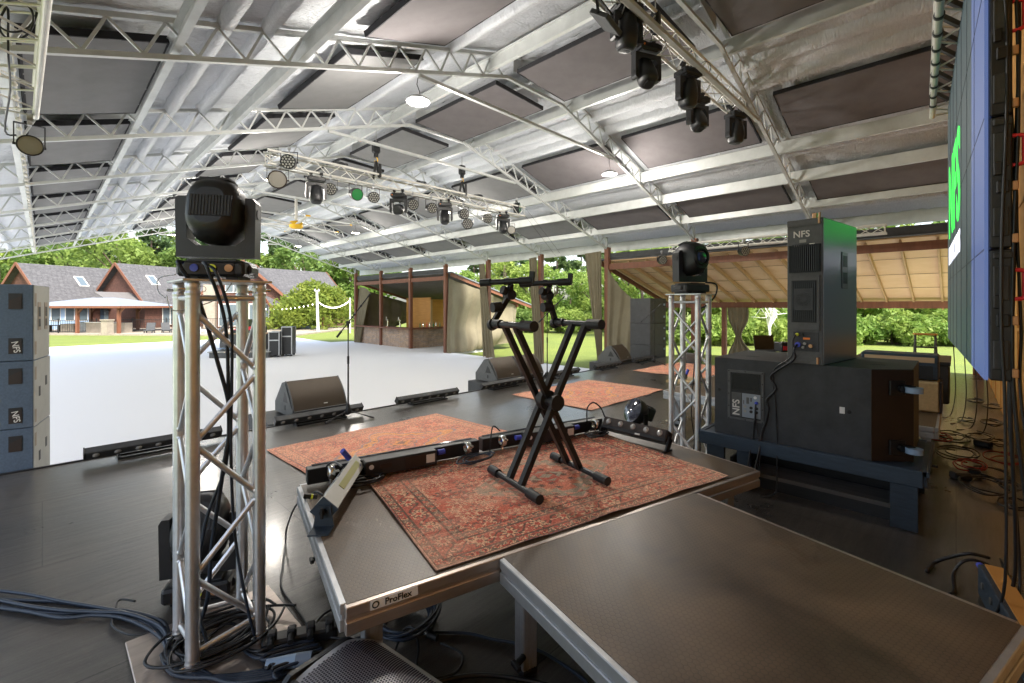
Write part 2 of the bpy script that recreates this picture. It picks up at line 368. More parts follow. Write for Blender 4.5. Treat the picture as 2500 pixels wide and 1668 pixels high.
def flutes(mb, c, size, h, n=5, M_=None):      # square fluted aluminium post
    x, y = c; w = size/2
    mb.box((x, y, h[0]+(h[1]-h[0])/2), (size, size, h[1]-h[0]), M=M_)
    for i in range(n):
        o = -w+(i+.5)*size/n
        for a, b in ((o, -w-.001), (o, w+.001)):
            mb.box((x+a, y+b, (h[0]+h[1])/2), (size/n*.55, .003, h[1]-h[0]-.002), M=M_)
            mb.box((x+b, y+a, (h[0]+h[1])/2), (.003, size/n*.55, h[1]-h[0]-.002), M=M_)
SKY, SUN, EXPO, PEND, LED, LEDG = .082, 1.35, 2.66, 41.0, .33, .36
# ---------------------------------------------------------------- setting
g = MB(); N = 24
g.box((20, 40, SLAB-.35), (320, 320, .5)); struct('lawn', g, M['grass'])
g = MB(); g.prism([(-9,5.95),(13.9,5.95),(13.9,27.9),(12.6,28.1),(12.6,35.8),(-9,35.8)], SLAB-.3, SLAB); struct('concrete_floor', g, M['slab'])
g = MB(); g.prism([(13.9,17.6),(16.2,17.6),(16.2,27.4),(13.9,27.4)], SLAB-.3, SLAB-.004); struct('bar_floor', g, M['slab'])
g = MB(); g.prism([(13.95,-.7),(19.0,-.7),(19.0,9.0),(13.95,9.0)], SLAB-.3, SLAB-.008); struct('side_floor', g, M['slab'])
g = MB(); g.box((5.2, 2.65, -.06), (17.2, 6.5, .12)); struct('stage_floor', g, M['stage'])
g = MB(); g.box((5.2, 5.87, -.47), (17.2, .05, .73)); g.box((5.2,5.893,-.02),(17.2,.03,.06)); struct('stage_skirt', g, M['black'])

# ---------------------------------------------------------------- the pavilion
RU = 6.47; HS = 7.2
def zl(o): return 5.465-.318*(o-.787)
def zc(o): return 5.465 if o < .787 else zl(o)
pav = thing('pavilion', 'open sided steel frame pavilion with white foam insulated gable roof over the stage', 'pavilion')
OUT = {1: 7.75, -1: 8.6}
def deck():
    mb = MB(); rr = random.Random(3)
    sec = {1: (.35, 1.85, 2.35, 4.5, 5.7, 7.0), -1: (.35, 2.0, 4.66, 5.08, 7.4)}
    for sg in (-1, 1):
        on = int(OUT[sg]/.075); vn = int(28.3/.11); P = []
        ph = [rr.uniform(0, 6) for _ in range(20)]
        for i in range(on+1):
            o = OUT[sg]*i/on; row = []
            for j in range(vn+1):
                v = -.75+28.3*j/vn
                z = zl(o)+.47
                z += -.030*abs(math.sin(PI*v/.29+.35*math.sin(o*2.3+ph[0])))**.7+.010*math.sin(7*o+3*math.sin(v*1.7))*math.sin(v*5.1+ph[1])
                z += rr.uniform(-.010, .010)
                row.append((RU+sg*o, v, z))
            P.append(row)
        mb.grid(P)
        for s_ in sec[sg]:
            P = []
            for (do, dz_) in ((-.10,.0),(-.075,-.10),(-.05,-.135),(.0,-.14),(.05,-.135),(.075,-.10),(.10,.0)):
                P.append([(RU+sg*(s_+do+rr.uniform(-.006,.006)), -.75+28.3*j/220, zl(s_+do)+.465+dz_+rr.uniform(-.008,.008)) for j in range(221)])
            mb.grid(P)
    return mb
part('roof_foam', deck(), M['foam'], pav)
mb = MB()
for sg in (-1, 1):
    mb.bar((RU, 13.4, zl(0)+.62), (RU+sg*(OUT[sg]+.25), 13.4, zl(OUT[sg]+.25)+.62), 28.5, .06)
part('roof_sheet', mb, M['metal_roof'], pav)
part('eave_fascia', MB().box((RU+OUT[1]+.12, 13.4, zl(OUT[1])+.40), (.06, 28.5, .50)), M['steel_w'], pav)
part('eave_fascia', MB().box((RU-OUT[-1]-.12, 13.4, zl(OUT[-1])+.52), (.06, 28.5, .22)), M['steel_w'], pav)
def truss_mesh():
    mb = MB()
    for sg in (-1, 1):
        X = lambda o: RU+sg*o
        end = HS if sg > 0 else 8.0
        mb.bar((X(.787), 0, zc(.787)), (X(end), 0, zl(end)), .055, .05, (0,0,1))
        mb.bar((X(0), 0, zl(0)+.37), (X(end), 0, zl(end)+.37), .055, .05, (0,0,1))
        k = int(round((end-.9)/.44)); st = (end-.9)/k
        for i in range(k):
            o0 = .9+i*st; o1 = o0+st*.62; o2 = o0+st
            mb.bar((X(o0), 0, zl(o0)+.02), (X(o1), 0, zl(o1)+.35), .026, .026, (0,1,0))
            mb.bar((X(o1), 0, zl(o1)+.35), (X(o2), 0, zl(o2)+.02), .026, .026, (0,1,0))
        mb.bar((X(end), 0, zl(end)-.02), (X(end), 0, zl(end)+.37), .05, .05, (0,1,0))
        mb.prism([(X(.0), zl(0)+.33), (X(.62), zl(.62)+.33), (X(.62), zl(.62)+.1), (X(0), zl(0)+.06)], -.006, .006, 'Y')
    mb.bar((RU-.83, 0, 5.465), (RU+.83, 0, 5.465), .055, .05)
    return mb.mesh('roof_truss', M['steel_w'])
tm = truss_mesh()
cm = MB().bar((RU-2.615, .0, zc(2.615)-.052), (RU+2.615, 0, zc(2.615)-.052), .06, .05).mesh('collar_tie', M['steel_w'])
TV = [5.65+3.05*n for n in range(-2, 8)]
for v in TV:
    o = part('roof_truss', tm, None, pav); o.location = (0, max(v,-.37), 0)
    c = part('collar_tie', cm, None, o)
for sg, offs in ((-1, (1.2, 4.25, 5.5, 6.7)), (1, (1.08, 3.92, 5.05, 6.25))):
    for o in offs:
        mb = MB(); z = zl(o)+.055; x = RU+sg*o
        mb.box((x, 13.25, z+.12), (.012, 28.0, .235))
        mb.box((x+sg*.032, 13.25, z+.004), (.064, 28.0, .008)); mb.box((x+sg*.032, 13.25, z+.236), (.064, 28.0, .008)); mb.box((x+sg*.06, 13.25, z+.018), (.006, 28.0, .022))
        part('purlin', mb, M['steel_w'], pav)
mp = MB().box((0, 0, 0), (.17, .17, 1), bev=.006).mesh('post', M['post'])
for v in TV:
    for x, zt in ((RU+HS, zl(HS)+.05), (-1.72, zl(8.0)-.02)):
        o = part('post', mp, None, pav); o.location = (x+(.05 if x > 0 else 0), max(v,-.34), (SLAB-.25+zt)/2); o.scale = (1, 1, zt-SLAB+.25)
mb = MB()
xs = [(-3.2, 0), (RU+HS+.1, 0), (RU+HS+.1, zl(HS)+.38), (RU, zl(0)+.4), (-2.0, zl(8.47)+.4), (-3.2, zl(8.5)+.3)]
mb.prism(xs, -.55, -.45, 'Y')
for i in range(14): mb.box((-2.9+i*1.22-.02, -.446, 1.6), (.035, .012, 3.2))
for z in (1.22, 2.44): mb.box((5.2, -.445, z), (17.0, .009, .03))
part('back_wall', mb, M['pine'], pav)
# string lights clipped to the left purlin
sl = MB(); bm_ = MB().lathe([(.0,-.05),(.022,-.04),(.028,-.02),(.012,.0)], 8).mesh('bulb', M['trimw'])
sl.path([(RU-6.65, 4.3+i*.2, zl(6.7)+.045+.012*math.sin(i*1.7)) for i in range(118)], .006, 5)
t = thing('string_lights', 'bulb string lights clipped along the left eave purlin', 'string lights'); part('wire', sl, M['trimw'], t)
for i in range(56): part('bulb', bm_, None, t).location = (RU-6.66, 4.5+i*.4, zl(6.7)+.03)

# acoustic panels hung under the roof
def panel_mesh(w, l, m1):
    mb = MB(); P = []
    for i in range(9):
        P.append([(-w/2+w*i/8, -l/2+l*j/12, -.012*math.sin(PI*i/8)*math.sin(PI*j/12)+.003*math.sin(j*2.2+i)) for j in range(13)])
    mb.grid(P); return mb.mesh('fabric', m1)
def panel_edge(w, l):
    mb = MB()
    mb.box((-w/2, 0, .035), (.02, l+.02, .075)); mb.box((w/2, 0, .035), (.02, l+.02, .075)); mb.box((0, -l/2, .035), (w-.022, .02, .075)); mb.box((0, l/2, .035), (w-.022, .02, .075)); mb.box((0,0,.066),(w-.022,l-.022,.008))
    return mb.mesh('frame', M['edge_k'])
pe = {w: (panel_mesh(w, 2.5, M['panel_l']), panel_mesh(w, 2.5, M['panel_d']), panel_edge(w, 2.5)) for w in (1.3, 1.12)}
ORD = ['first','second','third','fourth','fifth','sixth','seventh','eighth','ninth']
rows = [(-1, 2.98, 1.3, .30, 'upper left'), (-1, 6.08, 1.12, .26, 'lower left'), (0, .1, 1.3, -.1, 'ridge'), (1, 3.2, 1.3, .30, 'upper right'), (1, 5.68, 1.12, .20, 'lower right')]
sl_a = math.atan(.318)
for sg, o, w, dz, nm in rows:
    for b in range(9):
        if nm == 'lower left' and b < 2: continue
        v = TV[b]+1.525; d = 1 if (b < 3 and sg >= 0) or b < 2 else 0
        z = (5.40 if sg == 0 else zl(o)+dz)
        wh = 'directly above the stage' if b < 2 else 'counting from the back wall'
        t = thing('acoustic_panel', '%s acoustic panel, %s row, %s roof bay from the back wall' % ('plum grey' if d else 'dark grey', nm, ORD[b]), 'acoustic panel', (RU+sg*o-(.15 if sg == 0 else 0), v, z), group='acoustic panels under the roof', rot=(0, sl_a*sg if sg else .05, 0))
        part('fabric', pe[w][1 if d else 0], None, t); part('frame', pe[w][2], None, t)

# pendant lights at the collar ends
def hanger_mesh():
    mb = MB(); mb.path([(0,0,.02),(.03,0,.12),(-.02,0,.22),(0,0,.33)], .006, 5); mb.tube((0,0,.0),(0,0,.05),.05,12); return mb.mesh('hanger', M['black'])
hm = hanger_mesh()
hs = MB().lathe([(.05,.05),(.12,.03),(.175,-.01),(.178,-.035),(.165,-.035)], 24).mesh('housing', M['alu_dull'])
fm = MB().lathe([(.001,-.04),(.1,-.041),(.162,-.034),(.163,-.03)], 24).mesh('diffuser', M['lamp'])
for n, v in ((0, TV[2]), (2, TV[4]), (4, TV[6]), (6, TV[8])):
    for sg in (-1, 1):
        t = thing('pendant_light', 'lit round pendant lamp on the %s end of the %s truss tie from the stage' % ('left' if sg < 0 else 'right', ORD[n]), 'ceiling light', (RU+sg*2.6, v+.05, 4.50), group='round pendant lamps')
        part('hanger', hm, None, t); part('housing', hs, None, t); part('diffuser', fm, None, t)
        ld = bpy.data.lights.new('lamp_light', 'POINT'); ld.energy = PEND*(1.25 if n == 0 else .65); ld.color = (1,.94,.86); ld.shadow_soft_size = .14
        lo = link(bpy.data.objects.new('lamp_light', ld), t); lo.location = (0,0,-.19)

# big ceiling fan
t = thing('ceiling_fan', 'large white ceiling fan with a yellow hub hanging far out under the ridge', 'ceiling fan', (RU, 17.3, 4.42))
part('downrod', MB().tube((0,0,.1),(0,0,1.25),.05,12).tube((0,0,1.1),(0,0,1.3),.1,12), M['trimw'], t)
part('hub', MB().lathe([(.05,-.16),(.16,-.15),(.23,-.1),(.24,.02),(.2,.1),(.08,.13)], 24), M['yel'], t)
for k in range(6):
    a = k*PI/3+.35; Mx = Matrix.Rotation(a, 4, 'Z')
    b = part('blade', MB().box((1.08,0,0),(1.7,.14,.025), Matrix.Rotation(R(10),4,'X'), .008, Mx), M['trimw'], t)
    part('winglet', MB().box((1.95,0,.01),(.06,.15,.05), bev=.01, M=Mx), M['yel'], b)

# side sheds along the right post line
def shed(name, label, v0, v1, ceil_m, posts, raf):
    t = thing(name, label, 'shed'); x0 = RU+HS+.05; x1 = 18.6; zt, zb = 2.86, 1.54
    sl_ = (zb-zt)/(x1-x0); zz = lambda x: zt+sl_*(x-x0)
    mb = MB(); mb.bar((x0+.09, (v0+v1)/2, zz(x0)+.16), (19.5, (v0+v1)/2, zz(19.5)+.16), v1-v0+.5, .03); part('ceiling', mb, ceil_m, t)
    mb = MB(); mb.bar((x0+.05, (v0+v1)/2, zz(x0)+.22), (19.65, (v0+v1)/2, zz(19.65)+.22), v1-v0+.8, .05); part('roof', mb, M['metal_roof'], t)
    for v in (v0-.33, v1+.33):
        part('barge_board', MB().bar((x0+.05, v, zz(x0)+.12), (19.6, v, zz(19.6)+.12), .04, .2), M['post'], t)
    vs = [v for v in TV if v0-.2 < v < v1+.2]
    mb = MB()
    for a, b in zip(vs[:-1], vs[1:]): mb.box((x0, (a+b)/2, 2.80), (.07, b-a-.18, .2))
    part('ledger_beam', mb, M['post'], t)
    part('outer_beam', MB().box((x1, (v0+v1)/2, zz(x1)-.06), (.12, v1-v0+.4, .22)), M['post'], t)
    if raf:
        for x in (x0+1.35, x0+2.57, x0+3.79): part('ceiling_seam', MB().box((x,(v0+v1)/2,zz(x)+.138),(.012,v1-v0+.3,.008)), M['brownp'], t)
        n = int((v1-v0)/.62); mb = MB()
        for i in range(n+1):
            v = v0+.1+i*(v1-v0-.2)/n
            part('rafter', MB().bar((x0+.1, v, zz(x0+.1)+.075), (19.4, v, zz(19.4)+.075), .045, .135), M['raft'], t)
    for v in posts: part('outer_post', MB().box((x1, v, (zz(x1)-.17+SLAB-.3)/2), (.16,.16, zz(x1)-.17-SLAB+.3)), M['post'], t)
    for a, b in zip(vs[:-1], vs[1:]):
        mb = MB(); P = []
        for i in range(6):
            P.append([(x0+.0+.012*math.sin(i*2+j*.9), a+.1+(b-a-.2)*j/20, 3.07+.20*i/5) for j in range(21)])
        mb.grid(P); o = part('rolled_valance', mb, M['char'], t)
    return t
shed('lean_to_shed', 'lean-to with a bare plywood ceiling and rafters beyond the right posts', -.45, 8.70, M['pine_l'], (6.5, -.42), True)
barshed = shed('bar_shed', 'open lean-to over the bar with a grey board ceiling', 17.85, 27.0, M['grey_board'], (18.1, 26.8), False)

# bar: stone counter with a wooden top, taps and a plywood back room
t = thing('bar_counter', 'stacked stone bar counter with a wooden top under the lean-to', 'bar counter')
part('stone_front', MB().prism([(13.75,20.95),(17.0,20.95),(17.0,21.25),(14.05,21.25),(14.05,26.7),(13.75,26.7)], SLAB, .17), M['stone'], t)
part('counter_top', MB().prism([(13.5,20.75),(17.1,20.75),(17.1,21.5),(14.3,21.5),(14.3,26.9),(13.5,26.9)], .171, .235), M['post'], t)
for k, v in enumerate((22.3, 23.6)):
    t = thing('beer_tap', 'chrome beer tap on the bar counter, %s one' % ('nearer' if k == 0 else 'farther'), 'beer tap', (13.95, v, .235))
    part('column', MB().tube((0,0,0),(0,0,.42),.045,12).tube((0,0,.36),(-.14,0,.36),.02,8), M['chrome'], t); part('handle', MB().tube((-.1,0,.36),(-.1,0,.58),.018,8,.028), M['trimw'], t)
t = thing('plywood_store', 'orange plywood store room standing behind the bar counter', 'store room')
part('side_wall', MB().box((16.25, 23.9, .55), (.05, 2.6, 2.78)), M['pine'], t); part('front_wall', MB().box((17.25, 22.62, .5), (1.95, .05, 2.65)), M['pine'], t)
part('door_frame', MB().box((16.29, 22.585, .5), (.14, .02, 2.6)).box((17.55,22.585,.5),(.12,.02,2.6)), M['pine_l'], t)
for k in range(7):
    solo('bottle', MB().lathe([(.03,0),(.034,.15),(.012,.22),(.012,.28)], 10), M['red' if k == 2 else 'chrome' if k % 2 else 'lens_g'], '%s bottle on the short end of the bar counter' % ('tall red' if k == 2 else 'small'), 'bottle', (14.6+k*.22, 21.3+.06*math.sin(k*3), .235), group='bottles on the bar')

# canvas curtains
def curtain(label, top, bot, folds, amp, nrm, sag=0, gather=None, seed=1, side=0):
    rr = random.Random(seed); n = 56; mth = 26; T = catm(top, 8); B = catm(bot, 8); P = []
    smp = lambda L, f: Vector(L[0]) if f <= 0 else (Vector(L[-1]) if f >= 1 else L[int(f*(len(L)-1))].lerp(L[int(f*(len(L)-1))+1], f*(len(L)-1)-int(f*(len(L)-1))))
    nv = Vector(nrm); ph = [rr.uniform(0, 6) for _ in range(4)]
    for i in range(n+1):
        f = i/n; row = []; a = smp(T, f); b = smp(B, f)
        for j in range(mth+1):
            s = j/mth; p = a.lerp(b, s)
            if gather:
                c, amt = gather; k = amt*math.exp(-((s-c)/.22)**2); mid = smp(T, .5).lerp(smp(B, .5), s); p.x += (mid.x-p.x)*k; p.y += (mid.y-p.y)*k
            fo = math.sin(f*folds*2*PI+ph[0]+.8*math.sin(s*3+ph[1]))*.7+.3*math.sin(f*folds*4.3*PI+ph[2]+s*2)
            p = p+nv*amp*fo*(.35+.65*s)
            if sag: p = p+nv*sag*math.sin(PI*f)*math.sin(s*7+f*5+ph[3])*.35; p.z -= sag*.5*math.sin(PI*f)*math.sin(PI*s)
            row.append(p)
        P.append(row)
    mb = MB().grid(P); return solo('curtain', mb, M['canvas'], label, 'curtain', group='tan canvas curtains')
XC = RU+HS-.1
curtain('narrow tan canvas curtain hanging straight beside the far post of the bar', [(13.9,26.9,2.6),(13.9,26.2,2.55),(13.9,25.6,2.3)], [(13.6,26.9,-.82),(13.6,26.5,-.82),(13.6,26.2,-.82)], 4, .08, (1,.1,0), seed=17)
curtain('tan canvas curtain tied in tight pleats left of the post beside the lean-to', [(XC,9.55,3.32),(XC,9.1,3.34),(XC,8.85,3.36)], [(XC,8.98,-.8),(XC,8.9,-.8),(XC,8.82,-.8)], 5, .05, (1,.2,0), seed=2)
curtain('tan canvas curtain swept open in a draped swag right of the lean-to post', [(XC,8.6,2.75),(XC,8.25,2.2),(XC,7.8,1.75),(XC,7.2,1.42),(XC,6.85,1.35)], [(XC,8.62,-.75),(XC,8.3,-.75),(XC,8.0,-.8),(XC,7.6,-.75),(XC,7.45,-.6)], 4, .09, (1,.1,0), .3, seed=5)
curtain('narrow tan curtain tied back at the middle post of the open side', [(XC,12.25,3.34),(XC,12.0,3.36),(XC,11.86,3.36)], [(XC,11.95,-.8),(XC,11.7,-.8),(XC,11.5,-.8)], 4, .05, (1,.2,0), seed=7)
curtain('tan curtain flaring at its foot beside the post between bar and lawn', [(XC,15.25,3.30),(XC,15.05,3.3),(XC,14.9,3.32)], [(XC,15.0,-.8),(XC,14.6,-.8),(XC,14.25,-.8)], 4, .05, (1,.2,0), seed=9)
curtain('wide tan canvas sheet closing the near side of the bar shed', [(13.8,17.7,2.78),(15.3,17.7,2.35),(17,17.7,1.9),(18.6,17.7,1.45)], [(13.55,17.5,-.83),(14.8,17.5,-.8),(16.4,17.6,-.74),(18.4,17.7,-.55)], 6, .13, (.1,1,0), .7, seed=11)
curtain('tan canvas sheet sagging across the far end of the bar shed', [(13.85,27.15,2.55),(15.6,27.15,2.15),(17.3,27.15,1.75),(19,27.15,1.2)], [(13.8,27.1,-.83),(15.2,27.1,-.83),(16.9,27.1,.1),(18.9,27.1,.7)], 6, .16, (.1,1,0), .8, seed=13)
curtain('tan curtain tied at the waist on the outer lean-to post', [(18.5,6.35,1.38),(18.5,6.0,1.38),(18.5,5.6,1.38)], [(18.45,6.35,-.8),(18.4,5.9,-.8),(18.4,5.3,-.8)], 4, .06, (1,.1,0), gather=(.5,.75), seed=15)
# ---------------------------------------------------------------- rugs: woven pattern as colour per knot
def hsh(a, b, s): return np.modf(np.abs(np.sin(a*127.1+b*311.7+s*74.7)*43758.5453))[0]
def vnoise(x, y, s):
    xi, yi = np.floor(x), np.floor(y); fx, fy = x-xi, y-yi; fx = fx*fx*(3-2*fx); fy = fy*fy*(3-2*fy)
    return (hsh(xi,yi,s)*(1-fx)+hsh(xi+1,yi,s)*fx)*(1-fy)+(hsh(xi,yi+1,s)*(1-fx)+hsh(xi+1,yi+1,s)*fx)*fy
def rosette(x, y, cell, s, pet=8):
    cx, cy = np.floor(x/cell), np.floor(y/cell); lx, ly = x/cell-cx-.5, y/cell-cy-.5
    r = np.hypot(lx, ly); a = np.arctan2(ly, lx); k = hsh(cx, cy, s)
    pr = .20+.09*np.cos(pet*a)+.07*k
    return r, pr, k, a
def rug_mesh(name, Lx, Ly, step, pal, style, seed):
    nx, ny = int(Lx/step), int(Ly/step)
    xs = np.linspace(-Lx/2, Lx/2, nx+1); ys = np.linspace(-Ly/2, Ly/2, ny+1)
    X, Y = np.meshgrid(xs, ys, indexing='ij')
    r2 = np.random.RandomState(seed)
    Z = .006+.004*(vnoise(X*3, Y*3, seed)-.5)
    ed = np.minimum(Lx/2-np.abs(X), Ly/2-np.abs(Y))
    Z += .022*np.exp(-ed/.035)*np.maximum(0, vnoise(X*4, Y*4, seed+3)-.45)
    V = np.stack([X, Y, Z], -1).reshape(-1, 3)
    I, J = np.meshgrid(np.arange(nx), np.arange(ny), indexing='ij'); A = (I*(ny+1)+J).ravel()
    F = np.stack([A, A+ny+1, A+ny+2, A+1], -1)
    cx = (X[:-1,:-1]+step/2); cy = (Y[:-1,:-1]+step/2)
    C = np.zeros(cx.shape+(3,)); p = {k: np.array(v) for k, v in pal.items()}
    e = np.minimum(Lx/2-np.abs(cx), Ly/2-np.abs(cy))
    ax, ay = np.abs(cx), np.abs(cy)
    fx, fy = Lx/2, Ly/2
    # field with angular all-over motifs
    C[:] = p['field']
    blk = hsh(np.floor((ax+.3*ay)/.11), np.floor(ay/.09), 2)
    C = np.where((blk > .6)[..., None], p['field2'], C); C = np.where((blk < .18)[..., None], p['cream2'], C)
    for cell, s, pet in ((.085, 5, 6), (.055, 9, 4), (.13, 14, 8)):
        r, pr, k, a = rosette(cx+.02*s, cy, cell, s, pet)
        on = (k > .35)
        C = np.where(((r < pr*1.45) & on)[..., None], np.where((k > .7)[..., None], p['dark'], p['cream']), C)
        C = np.where(((r < pr) & on)[..., None], np.where((k > .55)[..., None], p['red'], p['field2']), C)
        C = np.where(((r < pr*.4) & on)[..., None], p['cream'], C)
    # medallion
    m = ax/(fx*.50)+ay/(fy*.52)+.09*np.sign(np.sin(ax*55))*np.sign(np.sin(ay*55))
    if style == 'star':
        th = np.arctan2(cy/fy, cx/fx); rr_ = np.hypot(cx/fx, cy/fy)
        m = rr_/(.46+.12*np.cos(4*th)+.05*np.cos(8*th))
    for lim, col in ((1.1, 'line'), (1.04, 'med'), (.80, 'line'), (.75, 'med2'), (.45, 'line'), (.41, 'field2'), (.2, 'med'), (.1, 'dark')):
        C = np.where((m < lim)[..., None], p[col], C)
    r, pr, k, a = rosette(cx, cy, .07, 21, 8)
    C = np.where(((m < 1.0) & (r < pr) & (k > .3))[..., None], np.where((k > .65)[..., None], p['dark'], p['cream']), C)
    # stepped corners
    st = np.floor((fx-ax)/.05)*.05/(fx*.62)+np.floor((fy-ay)/.05)*.05/(fy*.95)
    cn = st < .62
    C = np.where(cn[..., None], p['cream'], C)
    r, pr, k, a = rosette(cx, cy, .075, 31, 7)
    C = np.where((cn & (r < pr*1.1) & (k > .25))[..., None], np.where((k > .6)[..., None], p['dark'], p['red']), C)
    # borders
    b0, b1, b2, b3 = .012, .055, .165, .205
    def band(lo, hi, base, mot, cell, s, pet):
        nonlocal C
        q = (e >= lo) & (e < hi); C = np.where(q[..., None], p[base], C)
        along = np.where(Lx/2-ax < Ly/2-ay, cy, cx); acr = (e-lo)/(hi-lo)-.5
        ca = np.floor(along/cell); la = along/cell-ca-.5; k = hsh(ca, ca*0, s)
        la2 = la*cell/(hi-lo); r = np.hypot(la2, acr); a = np.arctan2(acr, la2); pr = .27+.11*np.cos(pet*a)
        C = np.where((q & (r < pr+.09))[..., None], p[mot[0]], C); C = np.where((q & (r < pr))[..., None], p[mot[1]], C); C = np.where((q & (r < .13))[..., None], p[mot[2]], C)
        wv = np.abs(acr-.28*np.sin(along*2*PI/cell)) < .06
        C = np.where((q & wv & (r > pr+.09))[..., None], p[mot[0]], C)
        sp = vnoise(cx*70, cy*70, s) > .72
        C = np.where((q & sp & (r > pr+.05))[..., None], p[mot[1]], C)
    band(b0, b1, 'guard', ('cream', 'red', 'dark'), .06, 3, 6); band(b1, b2, 'bord', ('dark', 'cream', 'red'), .15, 7, 8); band(b2, b3, 'guard', ('cream', 'field', 'dark'), .055, 11, 6)
    for lim in (b0, b1, b2, b3):
        C = np.where((np.abs(e-lim) < step*.6)[..., None], p['dark'], C)
    C = np.where((e < .008)[..., None], p['edge'], C)
    # wear: faded abrash stripes and speckle
    wr = vnoise(cx*2.2, cy*2.2, 51)*.6+vnoise(cx*7, cy*60, 53)*.4
    f = np.clip((wr-.38)*1.7, 0, .5)[..., None]; C = C*(1-f)+p['fade']*f; g_ = .30 if style == 'star' else .16; C = C*(1-g_)+np.array((.66,.33,.235))*g_
    C *= 1.38*(.74+.5*hsh(np.floor(cx/step), np.floor(cy/step), 61))[..., None]
    me = bpy.data.meshes.new(name); me.from_pydata(V.tolist(), [], F.tolist())
    at_ = me.attributes.new('weave', 'FLOAT_COLOR', 'FACE')
    at_.data.foreach_set('color', np.concatenate([np.clip(C, 0, 1).reshape(-1, 3), np.ones((F.shape[0], 1))], 1).astype(np.float32).ravel())
    me.polygons.foreach_set('use_smooth', [True]*len(F)); return me
def weave_mat():
    m, t, b = nt('woven_wool'); L = t.links.new
    a = t.nodes.new('ShaderNodeAttribute'); a.attribute_name = 'weave'; L(a.outputs['Color'], b.inputs['Base Color']); b.inputs['Roughness'].default_value = .95; b.inputs['Specular IOR Level'].default_value = .15
    tc = t.nodes.new('ShaderNodeTexCoord'); n = node(t, 'ShaderNodeTexNoise', Scale=260.0, Detail=3.0); L(tc.outputs['Object'], n.inputs['Vector'])
    bp = node(t, 'ShaderNodeBump', Strength=.7, Distance=.002); L(n.outputs['Fac'], bp.inputs['Height']); L(bp.outputs[0], b.inputs['Normal']); return m
M['weave'] = weave_mat()
PAL1 = dict(field=(.50,.12,.075), field2=(.36,.075,.055), red=(.42,.06,.045), cream=(.62,.40,.25), cream2=(.58,.28,.17), dark=(.05,.05,.042), guard=(.10,.105,.08), bord=(.43,.10,.07), med=(.27,.27,.20), med2=(.5,.16,.1), line=(.6,.3,.22), edge=(.10,.09,.10), fade=(.58,.34,.24))
PAL2 = dict(field=(.52,.15,.10), field2=(.48,.20,.13), red=(.45,.10,.075), cream=(.55,.34,.21), cream2=(.55,.26,.18), dark=(.13,.10,.10), guard=(.45,.22,.14), bord=(.50,.24,.15), med=(.58,.27,.08), med2=(.50,.16,.11), line=(.17,.18,.22), edge=(.50,.22,.14), fade=(.56,.30,.20))
def rug(me, label, cat_loc, rz):
    o = link(bpy.data.objects.new('rug', me)); 
    if not me.materials: me.materials.append(M['weave'])
    o.location = cat_loc; o.rotation_euler = (0,0,rz); return tag(o, label, 'rug')
rz_r = ang(31.5)
RISA = W(-.564*1.0, 1.542)                   # riser corner on the floor
def RL(x, y, z=0):                           # riser frame -> world
    c, s = math.cos(rz_r), math.sin(rz_r); return Vector((RISA.x+c*x-s*y, RISA.y+s*x+c*y, z))
RZ_T = .445
rug(rug_mesh('riser_rug', 1.84, 1.13, .0055, PAL1, 'steps', 3), 'red and cream patterned rug under the keyboard stand on the raised platform', RL(.335+.92, .02+.565, RZ_T+.001), rz_r)
m2 = rug_mesh('stage_rug', 2.13, 1.55, .009, PAL2, 'star', 4)
rug(m2, 'salmon rug with an orange star medallion on the stage behind the raised platform', W(-2.476,4.625)+Vector((1.06,-.79,.002)), R(1.5))
rug(m2, 'faded salmon rug in the middle of the stage beyond the keyboard stand', W(0,7.43)+Vector((1.05,-.79,.002)), R(-.5))
rug(m2, 'salmon rug farthest along the stage near the tall speaker stack', W(2.67,10.17)+Vector((1.06,-.79,.002)), 0)

